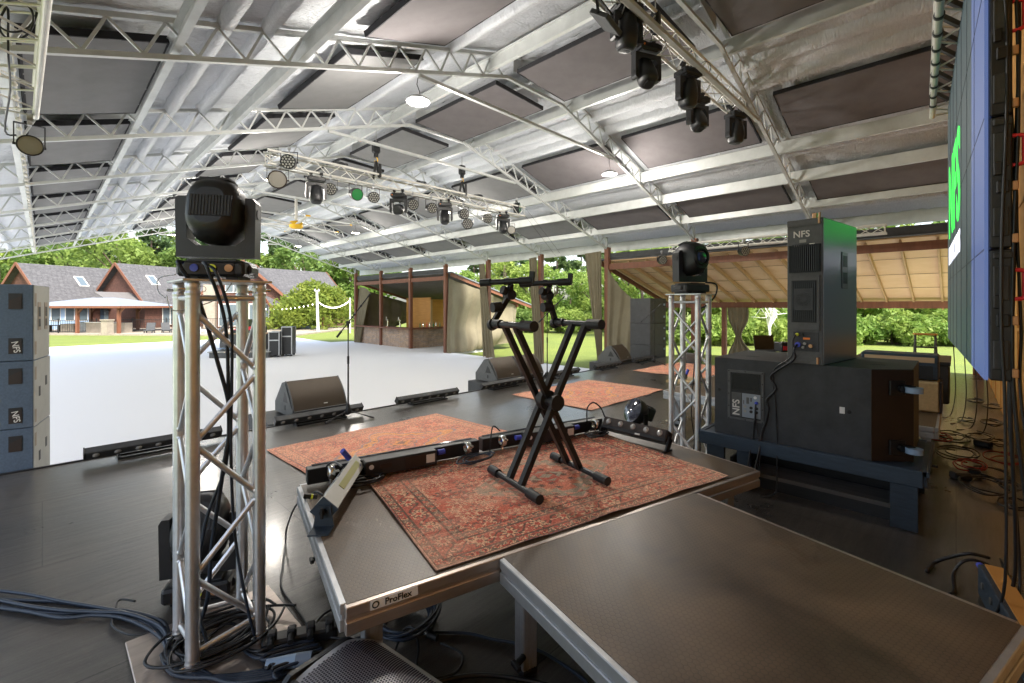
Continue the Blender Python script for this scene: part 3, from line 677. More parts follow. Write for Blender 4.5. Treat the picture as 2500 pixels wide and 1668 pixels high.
# ---------------------------------------------------------------- stage platforms
def platform(label, L_, D_, loc, rz, legs, sticker=False, ztop=RZ_T, rail='alu_dull', warm=()):
    t = thing('stage_platform', label, 'stage platform', loc, rz)
    part('deck', MB().box((L_/2, D_/2, ztop-.010), (L_-.014, D_-.014, .02)), M['hex'], t)
    for nm, c, d, ax in (('front_rail',(L_/2,0),(L_,.03),0), ('back_rail',(L_/2,D_),(L_,.03),0), ('side_rail',(0,D_/2),(.03,D_-.032),1), ('side_rail',(L_,D_/2),(.03,D_-.032),1)):
        mb = MB(); k = 1 if (c[0] > L_*.6 or c[1] > D_*.6) else -1
        mb.box((c[0], c[1], ztop-.0195), (*d, .036), bev=.003); mb.box((c[0], c[1], ztop-.075), (*d, .045), bev=.003)
        dd = (d[0]-.004, d[1]*.45) if ax == 0 else (d[0]*.45, d[1]-.004); mb.box((c[0], c[1], ztop-.045), (*dd, .02))
        part(nm, mb, M['alu_warm_refl' if nm in warm or (nm == 'side_rail' and c[0] > .5 and 'right' in warm) else rail], t)
    for x, y in legs:
        l = MB(); flutes(l, (x, y), .062, (.03, ztop-.098))
        lg = part('leg', l, M['alu_dull'], t); part('foot', MB().box((x, y, .015), (.07,.07,.03), bev=.004), M['rubber'], lg)
        part('knob', MB().tube((x-.03,y-.03,.09),(x-.075,y-.05,.09),.012,8).box((x-.08,y-.055,.09),(.02,.05,.02), bev=.004), M['rubber'], lg)
    if sticker:
        st = part('maker_sticker', MB().box((.165, -.0165, ztop-.019), (.17, .002, .032)), M['white'], t)
        Mx = Matrix.Translation((.178, -.0185, ztop-.0195)) @ Matrix.Rotation(PI/2, 4, 'X')
        part('lettering', text_mb('ProFlex', .031, .001, Mx), M['cable'], st)
        part('emblem', MB().lathe([(.008,0),(.0125,0),(.0125,.0008),(.008,.0008)], 20, Matrix.Translation((.098,-.018,ztop-.0185)) @ Matrix.Rotation(PI/2,4,'X'), cap=0), M['char'], st)
    return t
platform('raised stage platform carrying the red rug and the keyboard stand', 2.44, 1.22, (RISA.x, RISA.y, 0), rz_r, [(.12,.12),(.12,1.1),(2.3,.12),(2.3,1.1)], True, warm=('right','front_rail'))
p2 = RL(.605, -1.2235)
platform('bare black stage platform with hexagon tread in the near right corner', 1.22, 1.22, (p2.x, p2.y, 0), rz_r, [(.07,1.14),(1.1,1.1),(.1,.1),(1.1,.1)], ztop=.442, warm=('right',))
platform('stage platform with white legs behind the big subwoofer', 2.44, 2.44, (5.3, .12, 0), 0, [(.08,.07),(.08,2.3),(2.3,.1),(2.3,2.3)], ztop=.42)

# ---------------------------------------------------------------- truss totems
def totem(label, loc, base=True):
    t = thing('truss_totem', label, 'truss tower', loc)
    if base: part('base_plate', MB().box((0,0,.006), (.57,.57,.012), bev=.003), M['alu_warm_refl'], t)  # tan reflection on the aluminium plate comes from this tint
    q = .12; H = 1.555; zs = [1.44-.264*i for i in range(6)]
    for sx in (-1,1):
        for sy in (-1,1):
            lg = part('leg', MB().tube((sx*q,sy*q,.075),(sx*q,sy*q,H-.07),.025,20), M['alu'], t)
            for z in (.012, H-.075):
                c = MB(); c.lathe([(.022,0),(.0262,.005),(.0262,.03),(.0245,.034),(.0245,.04),(.0275,.044),(.0275,.05),(.0245,.055),(.0268,.06),(.0245,.072)], 20, Matrix.Translation((sx*q,sy*q,z)) if z < .1 else Matrix.Translation((sx*q,sy*q,H)) @ Matrix.Rotation(PI,4,'X'))
                part('coupler', c, M['alu'], lg)
            for z in (.045, H-.03):
                p = MB(); p.tube((sx*q+sx*.024, sy*q, z), (sx*q+sx*.045, sy*q, z), .006, 8); p.path([(sx*q-.028*sx+.012*math.cos(a), sy*q-.026, z+.012*math.sin(a)) for a in [i*.7 for i in range(10)]], .0012, 4)
                part('pin', p, M['chrome'], lg)
    for fi, (ax, sg) in enumerate((('x',-1),('y',-1),('x',1),('y',1))):
        mb = MB(); fl = 1 if fi in (0, 3) else -1
        def pt(s, z): return (s*(q-.02), sg*q, z) if ax == 'x' else (sg*q, s*(q-.02), z)
        mb.tube(pt(-1,1.49), pt(1,1.49), .0115, 10); mb.tube(pt(-1,.09 if fl > 0 else .12), pt(1,.12 if fl > 0 else .09), .0115, 10)
        for i in range(5):
            s = (-1 if i % 2 == 0 else 1)*fl; mb.tube(pt(s, zs[i]-.02), pt(-s, zs[i+1]+.02), .0115, 10)
            for (s2, z) in ((s, zs[i]-.02), (-s, zs[i+1]+.02)):
                a = Vector(pt(s2, z)); b = Vector(pt(0, z)); mb.tube(a, a.lerp(b, .07), .0165, 10, .012)
        part('lattice', mb, M['alu'], t)
    part('top_plate', MB().box((0,0,H+.005), (.32,.32,.01), bev=.002), M['alu'], t)
    return t
TC1 = W(-1.259,1.80)+Vector((.12,.12,0)); TC2 = W(1.628,4.0)+Vector((.12,.12,0))
totem('near aluminium truss tower on a square plate tangled with cables', TC1)
totem('farther aluminium truss tower between the platform and the big subwoofer', TC2)

# ---------------------------------------------------------------- moving head lights
def moving_head(label, loc, rz, tilt=0, flip=False, style='wash', sc=1.0, group=None, safety=False):
    t = thing('moving_head_light', label, 'stage light', loc, rz, group, rot=(PI if flip else 0, 0, rz)); t.scale = (sc,)*3
    bs = part('base', MB().box((0,0,.06), (.34,.25,.085), bev=.014).box((0,0,.108),(.25,.2,.016),bev=.004).box((-.172,0,.06),(.03,.14,.05),bev=.012).box((.172,0,.06),(.03,.14,.05),bev=.012), M['black'], t)
    part('foot', MB().box((-.1,0,.009),(.06,.2,.018)).box((.1,0,.009),(.06,.2,.018)), M['rubber'], bs)
    part('socket_plate', MB().box((0,-.127,.06),(.24,.004,.06)), M['brownp'] if style == 'wash' else M['black_m'], bs)
    if style == 'wash':
        for x, m in ((-.075,'conn_b'),(.012,'conn_y'),(.095,'brass')):
            part('socket', MB().tube((x,-.128,.063),(x,-.136,.063),.021,16), M[m], bs)
        part('screw', MB().tube((-.145,-.126,.085),(-.145,-.129,.085),.006,8).tube((.145,-.126,.085),(.145,-.129,.085),.006,8).tube((-.145,-.126,.035),(-.145,-.129,.035),.006,8).tube((.145,-.126,.035),(.145,-.129,.035),.006,8), M['rubber'], bs)
    zc_ = .385 if style == 'wash' else .38
    yk = MB(); yk.prism([(-.20,.13),(.20,.13),(.205,zc_+.06),(.19,zc_+.085),(.15,zc_+.085),(.147,.235),(.10,.195),(-.10,.195),(-.147,.235),(-.15,zc_+.085),(-.19,zc_+.085),(-.205,zc_+.06)], -.05, .05, 'Y')
    yo = part('yoke', yk, M['black'], t)
    part('pivot_cover', MB().tube((-.208,0,zc_),(-.145,0,zc_),.03,16).tube((.208,0,zc_),(.145,0,zc_),.03,16), M['black_m'], yo)
    Hm = Matrix.Translation((0,0,zc_)) @ Matrix.Rotation(tilt,4,'X')      # lens looks along +Y of the head
    if style == 'wash':
        secs = [(-.150,.08,.10,0),(-.143,.104,.132,0),(-.11,.128,.165,0),(-.03,.142,.188,0),(.07,.138,.18,0),(.15,.115,.145,0),(.17,.1,.12,0)]
    else:
        secs = [(-.17,.07,.075,0),(-.165,.09,.1,0),(-.12,.118,.122,0),(.0,.125,.125,0),(.08,.112,.112,0),(.2,.09,.088,0),(.215,.082,.082,0)]
    hd = part('head', MB().loft(secs, 32, 2.7 if style == 'wash' else 2.8, Hm), M['black'], t)
    yb = secs[0][0]; v = MB()
    if style == 'wash':
        fr = MB(); fr.box((.012,-.1490,-.005),(.205,.012,.118), M=Hm); part('vent_recess', fr, M['rubber'], hd)
        for i in range(13): v.box((-.082+i*.0155,-.1535,-.005),(.0065,.01,.112), M=Hm)
        for i in range(9): v.box((.0,-.095+i*.0155,.172+.013*min(1,i/5)),(.15,.0055,.014), M=Hm)
    else:
        for i in range(9): v.box((-.06+i*.015,-.172,0),(.006,.01,.1), M=Hm)
    part('vent_fins', v, M['char'], hd)
    yf = secs[-1][0]; rl = secs[-1][1]*(.9 if style == 'wash' else 1.02)
    part('bezel', MB().lathe([(rl*.86,.0),(rl*1.08,.0),(rl*1.08,.02),(rl*.9,.03),(rl*.86,.01)], 28, Hm @ Matrix.Translation((0,yf-.004,0)) @ Matrix.Rotation(-PI/2,4,'X'), cap=0), M['black_m'], hd)
    part('front_lens', MB().lathe([(rl*.88,.006),(rl*.6,.02),(rl*.3,.027),(.0005,.029)], 24, Hm @ Matrix.Translation((0,yf,0)) @ Matrix.Rotation(-PI/2,4,'X')), M['glass_d'], hd)
    if flip:
        part('clamp', MB().box((-.1,0,-.03),(.03,.05,.06),bev=.005).box((.1,0,-.03),(.03,.05,.06),bev=.005).tube((-.13,0,-.07),(-.07,0,-.07),.034,14).tube((.07,0,-.07),(.13,0,-.07),.034,14), M['black_m'], t)
        part('status_lamp', MB().lathe([(.001,-.0),(.013,0),(.013,.006)],10,Matrix.Translation((.12,-.127,.06)) @ Matrix.Rotation(PI/2,4,'X')), M['orange_s'], bs)
    return t
moving_head('black moving head light on top of the near truss tower, seen from behind', (TC1.x,TC1.y,1.567), -TH+R(12), R(-9), sc=.75)
moving_head('black moving head light on the farther truss tower with its lens facing the camera', (TC2.x,TC2.y,1.567), -TH+PI+R(22), R(3), style='wash', sc=.82)
q = at(462,1490,0); moving_head('black moving head light standing on the stage floor behind the near truss tower', (q.x+.08,q.y+.12,0), -TH+R(18), R(-38), style='wash', sc=.86)

# ---------------------------------------------------------------- floor monitors
def wedge(label, loc, rz, w=.70, sc=1, group=None, right=True):
    t = thing('floor_monitor', label, 'floor monitor', loc, rz, group); t.scale = (sc,)*3
    pr = [(.0,.0),(.62,0),(.62,.13),(.37,.40),(.29,.42),(.27,.42),(.0,.06)]
    cb = part('cabinet', MB().prism(pr, -w/2, w/2, 'X'), M['grey_cab'], t)
    P = []
    for i in range(13):
        f = i/12; b = .035*math.sin(PI*f); y = .0+.275*f-b*.8; z = .062+.36*f+b*.6
        P.append([(-w/2+.02+(w-.04)*j/10, y-.012, z+.006) for j in range(11)])
    part('grille', MB().grid(P), M['grille'], t)
    rim = MB()
    for s in (-1, 1): rim.path([(s*(w/2-.012), p[0][1]+.004, p[0][2]-.002) for p in P], .011, 6)
    rim.tube((-w/2+.012,P[0][0][1]+.005,P[0][0][2]),(w/2-.012,P[0][0][1]+.005,P[0][0][2]),.011,6)
    part('rim', rim, M['grey_cab'], t)
    part('badge', MB().box((.05,-.03,.135),(.05,.004,.012), Matrix.Rotation(R(-38),4,'X')), M['silver_t'], t)
    for s in (-1, 1):
        part('handle_recess', MB().prism([(.17,.16),(.33,.16),(.27,.29),(.22,.25)], s*(w/2+.0005)-.001, s*(w/2+.0005)+.001, 'X'), M['rubber'], cb)
        part('socket', MB().box((s*(w/2+.001),.26,.09),(.003,.035,.06)), M['rubber'], cb)
    return t
gW = 'floor monitors along the stage front'
wedge('floor monitor behind the nearest microphone stand at the stage edge', (2.56,6.0,.04), 0, .72, group=gW)
wedge('left floor monitor of the touching pair at the middle of the stage edge', (6.10,6.0,.04), R(-2), .62, group=gW)
wedge('right floor monitor of the touching pair, half hidden by the keyboard stand', (6.76,6.0,.04), R(-2), .62, group=gW)
wedge('floor monitor farthest along the stage edge, by the tan curtains', (10.28,5.98,.02), R(4), .64, group=gW)
for k, (x, w, lb) in enumerate(((2.45,1.1,'nearest floor monitor'),(6.45,1.5,'touching pair of floor monitors'),(10.25,1.0,'farthest floor monitor'))):
    t = thing('front_subwoofer', 'black front fill cabinet on the concrete carrying the '+lb, 'subwoofer', (x,6.34,SLAB))
    part('cabinet', MB().box((0,0,.43),(w,.78,.86),bev=.01), M['char'], t); part('grille', MB().box((0,.395,.43),(w-.08,.012,.74)), M['grille'], t)

# foreground perforated monitor
q = W(-.545,1.225,0)
t = thing('floor_monitor', 'foreground floor monitor with a bright perforated grille cut off by the frame', 'floor monitor', (q.x,q.y,0), ang(-36)); t.scale = (.78,.78,.78)
part('cabinet', MB().prism([(-.02,.02),(-.02,.20),(.05,.335),(.10,.37),(.36,.37),(.55,.20),(.55,.02)], -.30, .30, 'X'), M['char'], t)
hole = MB(); P = []
for i in range(15):
    f = i/14; y = .02+.5*f; z = .375+.018*math.sin(PI*f)-.16*max(0, f-.66)**1.2*2.0
    P.append([(-.29+.58*j/8, y, z-.05*(1-f)**6) for j in range(9)])
part('grille', MB().grid(P), None if False else pm('painted_grille_plate', (.40,.41,.45), .38, .5), t)
for iy in range(40):
    for ix in range(44):
        x = -.262+ix*.0122+(iy % 2)*.0061; y = .045+iy*.0108
        if abs(x) > .27: continue
        f = (y-.02)/.5; z = .375+.018*math.sin(PI*f)-.16*max(0, f-.66)**1.2*2.0-.05*(1-f)**6
        hole.add([(x+.0053*math.cos(a), y+.0053*math.sin(a), z+.0012) for a in [k*PI/3+.52 for k in range(6)]], [tuple(range(6))])
part('perforations', hole, pm('grille_hole', (.012,.012,.03), .6), t)
part('end_cap', MB().prism([(-.03,.03),(-.03,.21),(.05,.35),(.10,.388),(.37,.385),(.55,.23),(.55,.03)], -.325, -.302, 'X'), M['black'], t)
part('end_cap', MB().prism([(-.03,.03),(-.03,.21),(.05,.35),(.10,.388),(.37,.385),(.55,.23),(.55,.03)], .302, .325, 'X'), M['black'], t)

# ---------------------------------------------------------------- floor light bars along the stage edge
def led_bar(label, loc, rz, L_=1.08, n=7, group=None, roll=R(35), sc=1, body='char', lm='lens'):
    t = thing('light_bar', label, 'light bar', loc, rz, group); Mr = Matrix.Translation((0,0,.095)) @ Matrix.Rotation(roll,4,'X')
    bd = part('housing', MB().box((0,0,0),(L_,.075,.085),bev=.006,M=Mr), M[body], t)
    for i in range(n):
        x = -L_/2+L_*(i+.5)/n
        part('lens', MB().lathe([(.026,0),(.02,.006),(.001,.009)],14,Mr @ Matrix.Translation((x,-.0378,0)) @ Matrix.Rotation(PI/2,4,'X')), M[lm], bd)
    part('end_cap', MB().box((-L_/2-.004,0,0),(.01,.082,.092),bev=.003,M=Mr), M['black_m'], bd); part('end_cap', MB().box((L_/2+.004,0,0),(.01,.082,.092),bev=.003,M=Mr), M['black_m'], bd)
    part('stand_bracket', MB().box((0,-.05,.012),(.62,.03,.018)).box((0,.08,.012),(.62,.03,.018)).box((-.3,.015,.012),(.02,.16,.018)).box((.3,.015,.012),(.02,.16,.018)).box((-.3,.0,.05),(.012,.03,.08)).box((.3,0,.05),(.012,.03,.08)), M['black_m'], t)
    return t
gL = 'light bars along the stage front'
LB = [(.27,'nearest light bar on the stage front edge, passing behind the near truss tower'),(1.91,'light bar at the foot of the nearest floor monitor'),(3.54,'light bar on the stage edge between the first monitor and the pair'),(5.17,'light bar in front of the touching pair of floor monitors'),(6.85,'light bar on the stage edge seen behind the keyboard stand'),(8.52,'light bar at the foot of the farthest floor monitor'),(10.27,'farthest light bar on the stage edge beside the tall speaker stack')]
b0 = led_bar(LB[0][1], (LB[0][0]+.54,5.74,0), 0, group=gL)
for x, lb in LB[1:]: dup(b0, (x+.54,5.74+.01*math.sin(x*5),0), R(1.0*math.sin(x*3)), lb)

# ---------------------------------------------------------------- microphone stands
def mic_stand(label, loc, rz, h=1.2, boom=R(50), sc=1):
    t = thing('microphone_stand', label, 'microphone stand', loc, rz)
    part('pole', MB().tube((0,0,.1),(0,0,h*.6),.011,10).tube((0,0,h*.58),(0,0,h*.66),.015,10).tube((0,0,h*.6),(0,0,h),.008,10), M['black_m'], t)
    part('hub', MB().lathe([(.016,.19),(.03,.14),(.045,.09),(.03,.06),(.012,.05)],14), M['rubber'], t)
    for k in range(3):
        a = k*2*PI/3; c, s = math.cos(a), math.sin(a)
        lg = part('leg', MB().tube((.02*c,.02*s,.10),(.31*c,.31*s,.02),.0075,8), M['black_m'], t); part('rubber_tip', MB().tube((.28*c,.28*s,.027),(.335*c,.335*s,.013),.013,8), M['rubber'], lg)
    d = Vector((math.cos(boom),0,math.sin(boom))); o = Vector((0,0,h+.02))
    part('clutch', MB().tube(o-Vector((0,.025,0)),o+Vector((0,.03,0)),.02,12).tube((0,0,h-.05),(0,0,h+.01),.014,10).box((0,.045,h+.02),(.012,.03,.04),bev=.004), M['rubber'], t)
    part('boom', MB().tube(o-d*.22,o+d*.42,.008,8).tube(o-d*.24,o-d*.14,.015,8).tube(o+d*.12,o+d*.15,.014,8).tube(o+d*.26,o+d*.29,.014,8), M['black_m'], t)
    part('clip', MB().tube(o+d*.42,o+d*.47,.012,8), M['rubber'], t)
    return t
q = at(850,1022,0); mic_stand('nearest microphone boom stand beside the first floor monitor', q, -TH+R(-2), 1.22, R(52))
q = at(1490,932,0); q = atd(1336,930,8.8); q.z = 0; mic_stand('microphone boom stand seen through the keyboard stand by the centre rug', q, -TH+R(5), 1.28, R(45))
q = at(1597,890,0); mic_stand('farthest microphone boom stand in front of the speaker stack', q, -TH+R(190), 1.32, R(-40))

# ---------------------------------------------------------------- keyboard stand (in the platform's frame)
ko = RL(0,0); KC = W(.195,2.646)
t = thing('keyboard_stand', 'black double braced X keyboard stand with a second tier on the red rug', 'keyboard stand', (KC.x,KC.y,RZ_T+.012), rz_r)
for s in (-1,1):
    ft = part('foot_bar', MB().tube((s*.23,-.25,.026),(s*.23,.22,.026),.017,12), M['black_m'], t)
    part('rubber_end', MB().tube((s*.23,-.27,.026),(s*.23,-.17,.026),.026,12), M['rubber'], ft); part('rubber_end', MB().tube((s*.23,.15,.026),(s*.23,.24,.026),.026,12), M['rubber'], ft)
    am = part('support_arm', MB().tube((s*.23,-.20,.895),(s*.23,.22,.895),.0185,12), M['black_m'], t)
    part('rubber_sleeve', MB().tube((s*.23,-.22,.895),(s*.23,-.11,.895),.029,14), M['rubber'], am); part('rear_clamp', MB().tube((s*.23,.12,.895),(s*.23,.2,.895),.026,14).tube((s*.23,.2,.895),(s*.23,.23,.885),.034,14), M['rubber'], am)
for s, ys in ((-1,(-.085,.035)),(1,(-.035,.085))):
    for y in ys:
        part('cross_leg', MB().bar((s*.225,y,.03),(-s*.225,y,.885),.030,.034,(0,1,0)), M['black_m'], t)
part('pivot', MB().tube((0,-.10,.458),(0,.06,.458),.03,20).tube((0,-.03,.458),(0,.02,.458),.058,20).tube((.0,-.118,.458),(0,-.10,.458),.045,20), M['rubber'], t)
part('lock_knob', MB().box((.235,-.09,.86),(.05,.02,.018),bev=.004), M['rubber'], t)
for s, a, b, c in ((-1,(-.225,.21,.91),(-.155,.15,1.065),(-.175,.10,1.125)),(1,(.225,.21,.91),(.15,.19,1.065),(.115,.12,1.125))):
    tr = part('tier_brace', MB().bar(a,b,.03,.026,(0,1,0)), M['black_m'], t)
    m_ = tuple((a[i]*.45+b[i]*.55) for i in range(3))
    part('tier_knob', MB().tube((m_[0]-.03,m_[1]-.03,m_[2]),(m_[0]-.085,m_[1]-.03,m_[2]-.005),.03,14).tube((b[0],b[1]-.03,b[2]),(b[0],b[1]+.03,b[2]),.03,12).tube((b[0]-.05,b[1],b[2]+.03),(b[0]-.015,b[1],b[2]+.02),.026,12), M['rubber'], tr)
    part('tier_arm', MB().bar(b,c,.026,.024,(0,1,0)).tube((c[0]-.115,c[1]+.13,c[2]+.012),(c[0]+.055,c[1]-.11,c[2]+.02),.0165,12).tube((c[0]-.03,c[1]+.02,c[2]+.016),(c[0]-.015,c[1],c[2]+.016),.021,12), M['black_m'], tr)
    part('end_lip', MB().tube((c[0]+.02,c[1]-.06,c[2]+.018),(c[0]+.066,c[1]-.125,c[2]+.02),.022,12).bar((c[0]+.062,c[1]-.12,c[2]+.005),(c[0]+.066,c[1]-.125,c[2]+.07),.03,.026), M['rubber'], tr)
    part('tier_cap', MB().tube((c[0]-.085,c[1]+.087,c[2]+.0135),(c[0]-.122,c[1]+.14,c[2]+.012),.022,12), M['rubber'], tr)

# ---------------------------------------------------------------- light bars lying on the platform
def batten(label, x0, y0, x1, y1, body='black', psu=True):
    a, b = RL(x0,y0), RL(x1,y1); d = b-a; L_ = d.length; rz = math.atan2(d.y,d.x); c = (a+b)/2
    t = thing('light_bar', label, 'light bar', (c.x,c.y,RZ_T+.012), rz)
    part('housing', MB().box((0,0,.050),(L_,.07,.085),bev=.004), M[body], t)
    part('lens_strip', MB().box((0,.03,.0945),(L_-.06,.02,.004)), M['glass_d'], t)
    if psu:
        p = part('power_box', MB().box((-.02,-.075,.058),(.44,.072,.088),bev=.005), M['black'], t)
        part('data_panel', MB().box((.06,-.1125,.058),(.13,.003,.066)), M['brownp'], p); part('rating_label', MB().box((.155,-.1125,.06),(.055,.003,.05)), M['trimw'], p)
        part('display', MB().box((-.12,-.1125,.066),(.07,.003,.024)), M['brownp'], p)
        part('badge', MB().lathe([(.001,0),(.014,0),(.014,.002)],14,Matrix.Translation((-.205,-.112,.07)) @ Matrix.Rotation(PI/2,4,'X')), M['white'], p)
        for s in (-1,1): part('plug', MB().tube((s*.24-.02,-.07,.072),(s*.285-.02,-.07,.074),.017,10), M['conn_b'], p)
        for s in (-1,1):
            x = s*.42; cl = part('clamp', MB().lathe([(.028,-.016),(.037,-.016),(.037,.016),(.028,.016),(.028,-.016)],20,Matrix.Translation((x,-.085,.075)) @ Matrix.Rotation(PI/2,4,'Y') @ Matrix.Rotation(R(20),4,'Z'),cap=0).tube((x,-.085,.04),(x,-.085,.0),.008,8).tube((x,-.05,.075),(x,-.035,.075),.012,8).box((x+.03,-.085,.075),(.03,.012,.012),bev=.003), M['chrome'], t)
    return t
batten('black light bar at the left half of the platform back edge', .03, 1.17, 1.10, 1.17)
batten('black light bar at the right half of the platform back edge', 1.13, 1.18, 2.22, 1.18)
a, b = at(792,1285,RZ_T), at(868,1165,RZ_T); d = b-a; t = thing('light_bar', 'silver taped light bar lying along the left edge of the platform', 'light bar', ((a+b)/2).to_tuple(), math.atan2(d.y,d.x))
Mr = Matrix.Translation((0,0,.075)) @ Matrix.Rotation(R(42),4,'X'); L_ = d.length
part('housing', MB().box((0,0,0),(L_,.085,.085),bev=.003,M=Mr), M['silver_t'], t); part('tape_strip', MB().box((.06,-.0,.0435),(L_*.6,.035,.002),M=Mr), M['tapeg'], t)
for k in range(5): part('tape_mark', MB().box((-.05+k*.06,.0435,.012+.01*(k%2)),(.03,.002,.02),rz=Matrix.Rotation(R(20*k),4,'Y'),M=Mr), M['rubber'], t)
part('end_plate', MB().box((-L_/2-.003,0,0),(.006,.09,.09),M=Mr), M['benchb'], t)
part('bracket', MB().prism([(-.045,.006),(.045,.006),(.03,.1),(-.03,.1)],-L_/2-.014,-L_/2-.008,'X').box((-L_/2-.05,0,.004),(.09,.09,.006)), M['benchb'], t)
part('bracket_knob', MB().tube((-L_/2-.014,0,.075),(-L_/2-.035,0,.075),.014,10).box((-L_/2-.04,0,.075),(.012,.014,.05),bev=.003), M['rubber'], t)
part('plug', MB().tube((L_/2-.07,.02,.135),(L_/2-.1,.05,.19),.016,10), M['conn_b'], t)
part('data_plug', MB().tube((-L_/2+.09,.06,.1),(-L_/2+.07,.115,.115),.011,10), M['rubber'], t); part('plug_ring', MB().tube((-L_/2+.084,.078,.105),(-L_/2+.081,.086,.107),.0125,10), M['conn_y'], t)
a, b = at(1472,1062,RZ_T), at(1628,1102,RZ_T); d = b-a; t = thing('light_bar', 'black light bar with five pale lenses at the back right of the platform', 'light bar', ((a+b)/2).to_tuple(), math.atan2(d.y,d.x)); L_ = d.length
Mr = Matrix.Translation((0,.03,.085)) @ Matrix.Rotation(R(-32),4,'X')
bd = part('housing', MB().box((0,0,0),(L_,.08,.09),bev=.005,M=Mr), M['black'], t); part('lens_panel', MB().box((0,-.0415,.012),(L_-.02,.004,.062),M=Mr), M['brownp'], bd)
for i in range(5): part('lens', MB().lathe([(.022,0),(.016,.008),(.001,.011)],14,Mr @ Matrix.Translation((-L_/2+L_*(i+.5)/5,-.044,.012)) @ Matrix.Rotation(PI/2,4,'X')), M['lens'], bd)
part('end_foot', MB().bar((L_/2+.01,.03,.085),(L_/2+.01,-.02,.0),.012,.05,(0,1,0)).box((L_/2+.012,-.02,.006),(.012,.12,.012)), M['black_m'], t); part('end_foot', MB().bar((-L_/2-.01,.03,.085),(-L_/2-.01,-.02,.0),.012,.05,(0,1,0)), M['black_m'], t)
part('sticker', MB().box((.05,-.042,-.034),(.04,.003,.012),M=Mr), M['trimw'], bd)
q = at(1555,1045,0); t = thing('floor_light', 'round black floor light lying behind the platform beside the farther tower', 'stage light', (q.x,q.y,0), -TH+R(20))
part('body', MB().lathe([(.05,-.1),(.12,-.08),(.15,-.02),(.155,.06),(.15,.07)],24,Matrix.Translation((0,0,.19)) @ Matrix.Rotation(R(-65),4,'Y')), M['black'], t)
part('front_glass', MB().lathe([(.148,.071),(.08,.08),(.001,.082)],24,Matrix.Translation((0,0,.19)) @ Matrix.Rotation(R(-65),4,'Y')), M['glass_d'], t)
part('housing', MB().box((.13,0,.17),(.13,.2,.16),Matrix.Rotation(R(25),4,'Y'),.02), M['char'], t); v = MB()
for i in range(7): v.box((.13,-.075+i*.025,.256),(.1,.008,.012),Matrix.Rotation(R(25),4,'Y'))
part('vent_fins', v, M['black_m'], t); part('stand', MB().box((0,.17,.1),(.05,.015,.2)).box((0,-.17,.1),(.05,.015,.2)).box((0,0,.008),(.06,.35,.016)), M['black_m'], t)
# ---------------------------------------------------------------- speaker stacks
def cab(label, loc, rz, dims, kind, sc=1, group=None, mark=True):
    w, d, h = dims; t = thing('speaker_cabinet', label, 'speaker', loc, rz, group)
    # local: +X side of the left stack is coloured paler for light off the slab, -Y faces the stage
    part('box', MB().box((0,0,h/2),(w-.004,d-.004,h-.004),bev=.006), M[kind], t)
    part('side_panel', MB().box((w/2,0,h/2),(.006,d-.01,h-.012)), M['side_cab' if kind == 'blue_lit_cab' else 'char'], t)
    for z in (.2,.78):
        p = part('corner_pocket', MB().box((w/2-.115,-d/2,h*z),(.085,.008,.14)), M['rubber'], t)
        part('pocket_lip', MB().prism([(w/2-.155,h*z-.068),(w/2-.075,h*z-.068),(w/2-.075,h*z+.05),(w/2-.155,h*z+.005)],-d/2-.0055,-d/2-.0045,'Y'), M['brownp'], p)
        if mark and z < .5: part('lettering', text_mb('NFS', .06, .001, Matrix.Translation((w/2-.112,-d/2-.0065,h*z-.01)) @ Matrix.Rotation(PI/2,4,'X') @ Matrix.Rotation(R(-80),4,'Z')), M['trimw'], p)
    for y in ((-.1,.13) if mark is not None else ()):
        if h > .65:
            hd = part('side_handle', MB().box((w/2+.004,y,h*.58),(.004,.1,.26)), M['limestone'], t); part('grip_hole', MB().box((w/2+.0065,y,h*.64),(.003,.055,.09)).box((w/2+.0065,y,h*.49),(.003,.055,.07)), M['rubber'], hd)
        else: part('grip_hole', MB().box((w/2+.004,y,h*(.5 if y < 0 else .62)),(.003,.05,.09)), M['rubber'], t)
    for z in (.16,.8): part('edge_slot', MB().box((w/2+.0035,-d/2+.05,h*z),(.002,.05,.12)), M['limestone'], t)
    if h > .65: part('rear_panel', MB().box((-.12,-d/2-.001,h*.5),(.42,.006,h*.88)), M['char'], t); part('rear_cover', MB().box((-.12,-d/2-.006,h*.5),(.4,.006,h*.85)), M[kind], t)
    return t
ra = ang(34.8+0)       # side plane direction
stc = W(-4.347,4.15); rzs = ang(124.8)-PI/2
def stack_pos(w, d, off=0): 
    c, s = math.cos(rzs), math.sin(rzs); x, y = -w/2+off, d/2; return (stc.x+c*x-s*y, stc.y+s*x+c*y)
z = -.84
for k, (h, lb, w, d, off) in enumerate(((.595,'bottom',1.1,.56,.0),(.598,'second from bottom',1.1,.56,.0),(.607,'third from bottom, with white NFS tape marks',1.1,.56,.0),(.69,'topmost, taller, with a framed back',1.1,.535,.0))):
    x, y = stack_pos(w, d, off); cab('speaker cabinet coloured as blue-lit in left stack, '+lb, (x,y,z), rzs, (w,d,h), 'blue_lit_cab', group='left speaker stack', mark=k > 1); z += h
q = W(4.15,13.1); z = -.84
for k, (h, lb) in enumerate(((.6,'bottom'),(.6,'second from bottom'),(.6,'third from bottom'),(.7,'topmost'))):
    t = cab('grey speaker cabinet in the far right stack, '+lb, (12.15,6.35,z), 0, (.95,.62,h), 'char', group='right speaker stack', mark=None); z += h
    for zz in (.25,.75): part('white_grip', MB().box((.36,-.3145,h*zz),(.09,.01,.06),bev=.003), M['castor'], t)
t = thing('plant_pot', 'grey tub planter with a small plant at the far end of the stage', 'planter', at(1692,886,0).to_tuple())
part('tub', MB().lathe([(.2,0),(.26,.22),(.27,.27),(.24,.27),(.23,.2)],24), M['grey_cab'], t); pl = MB(); r9 = random.Random(4)
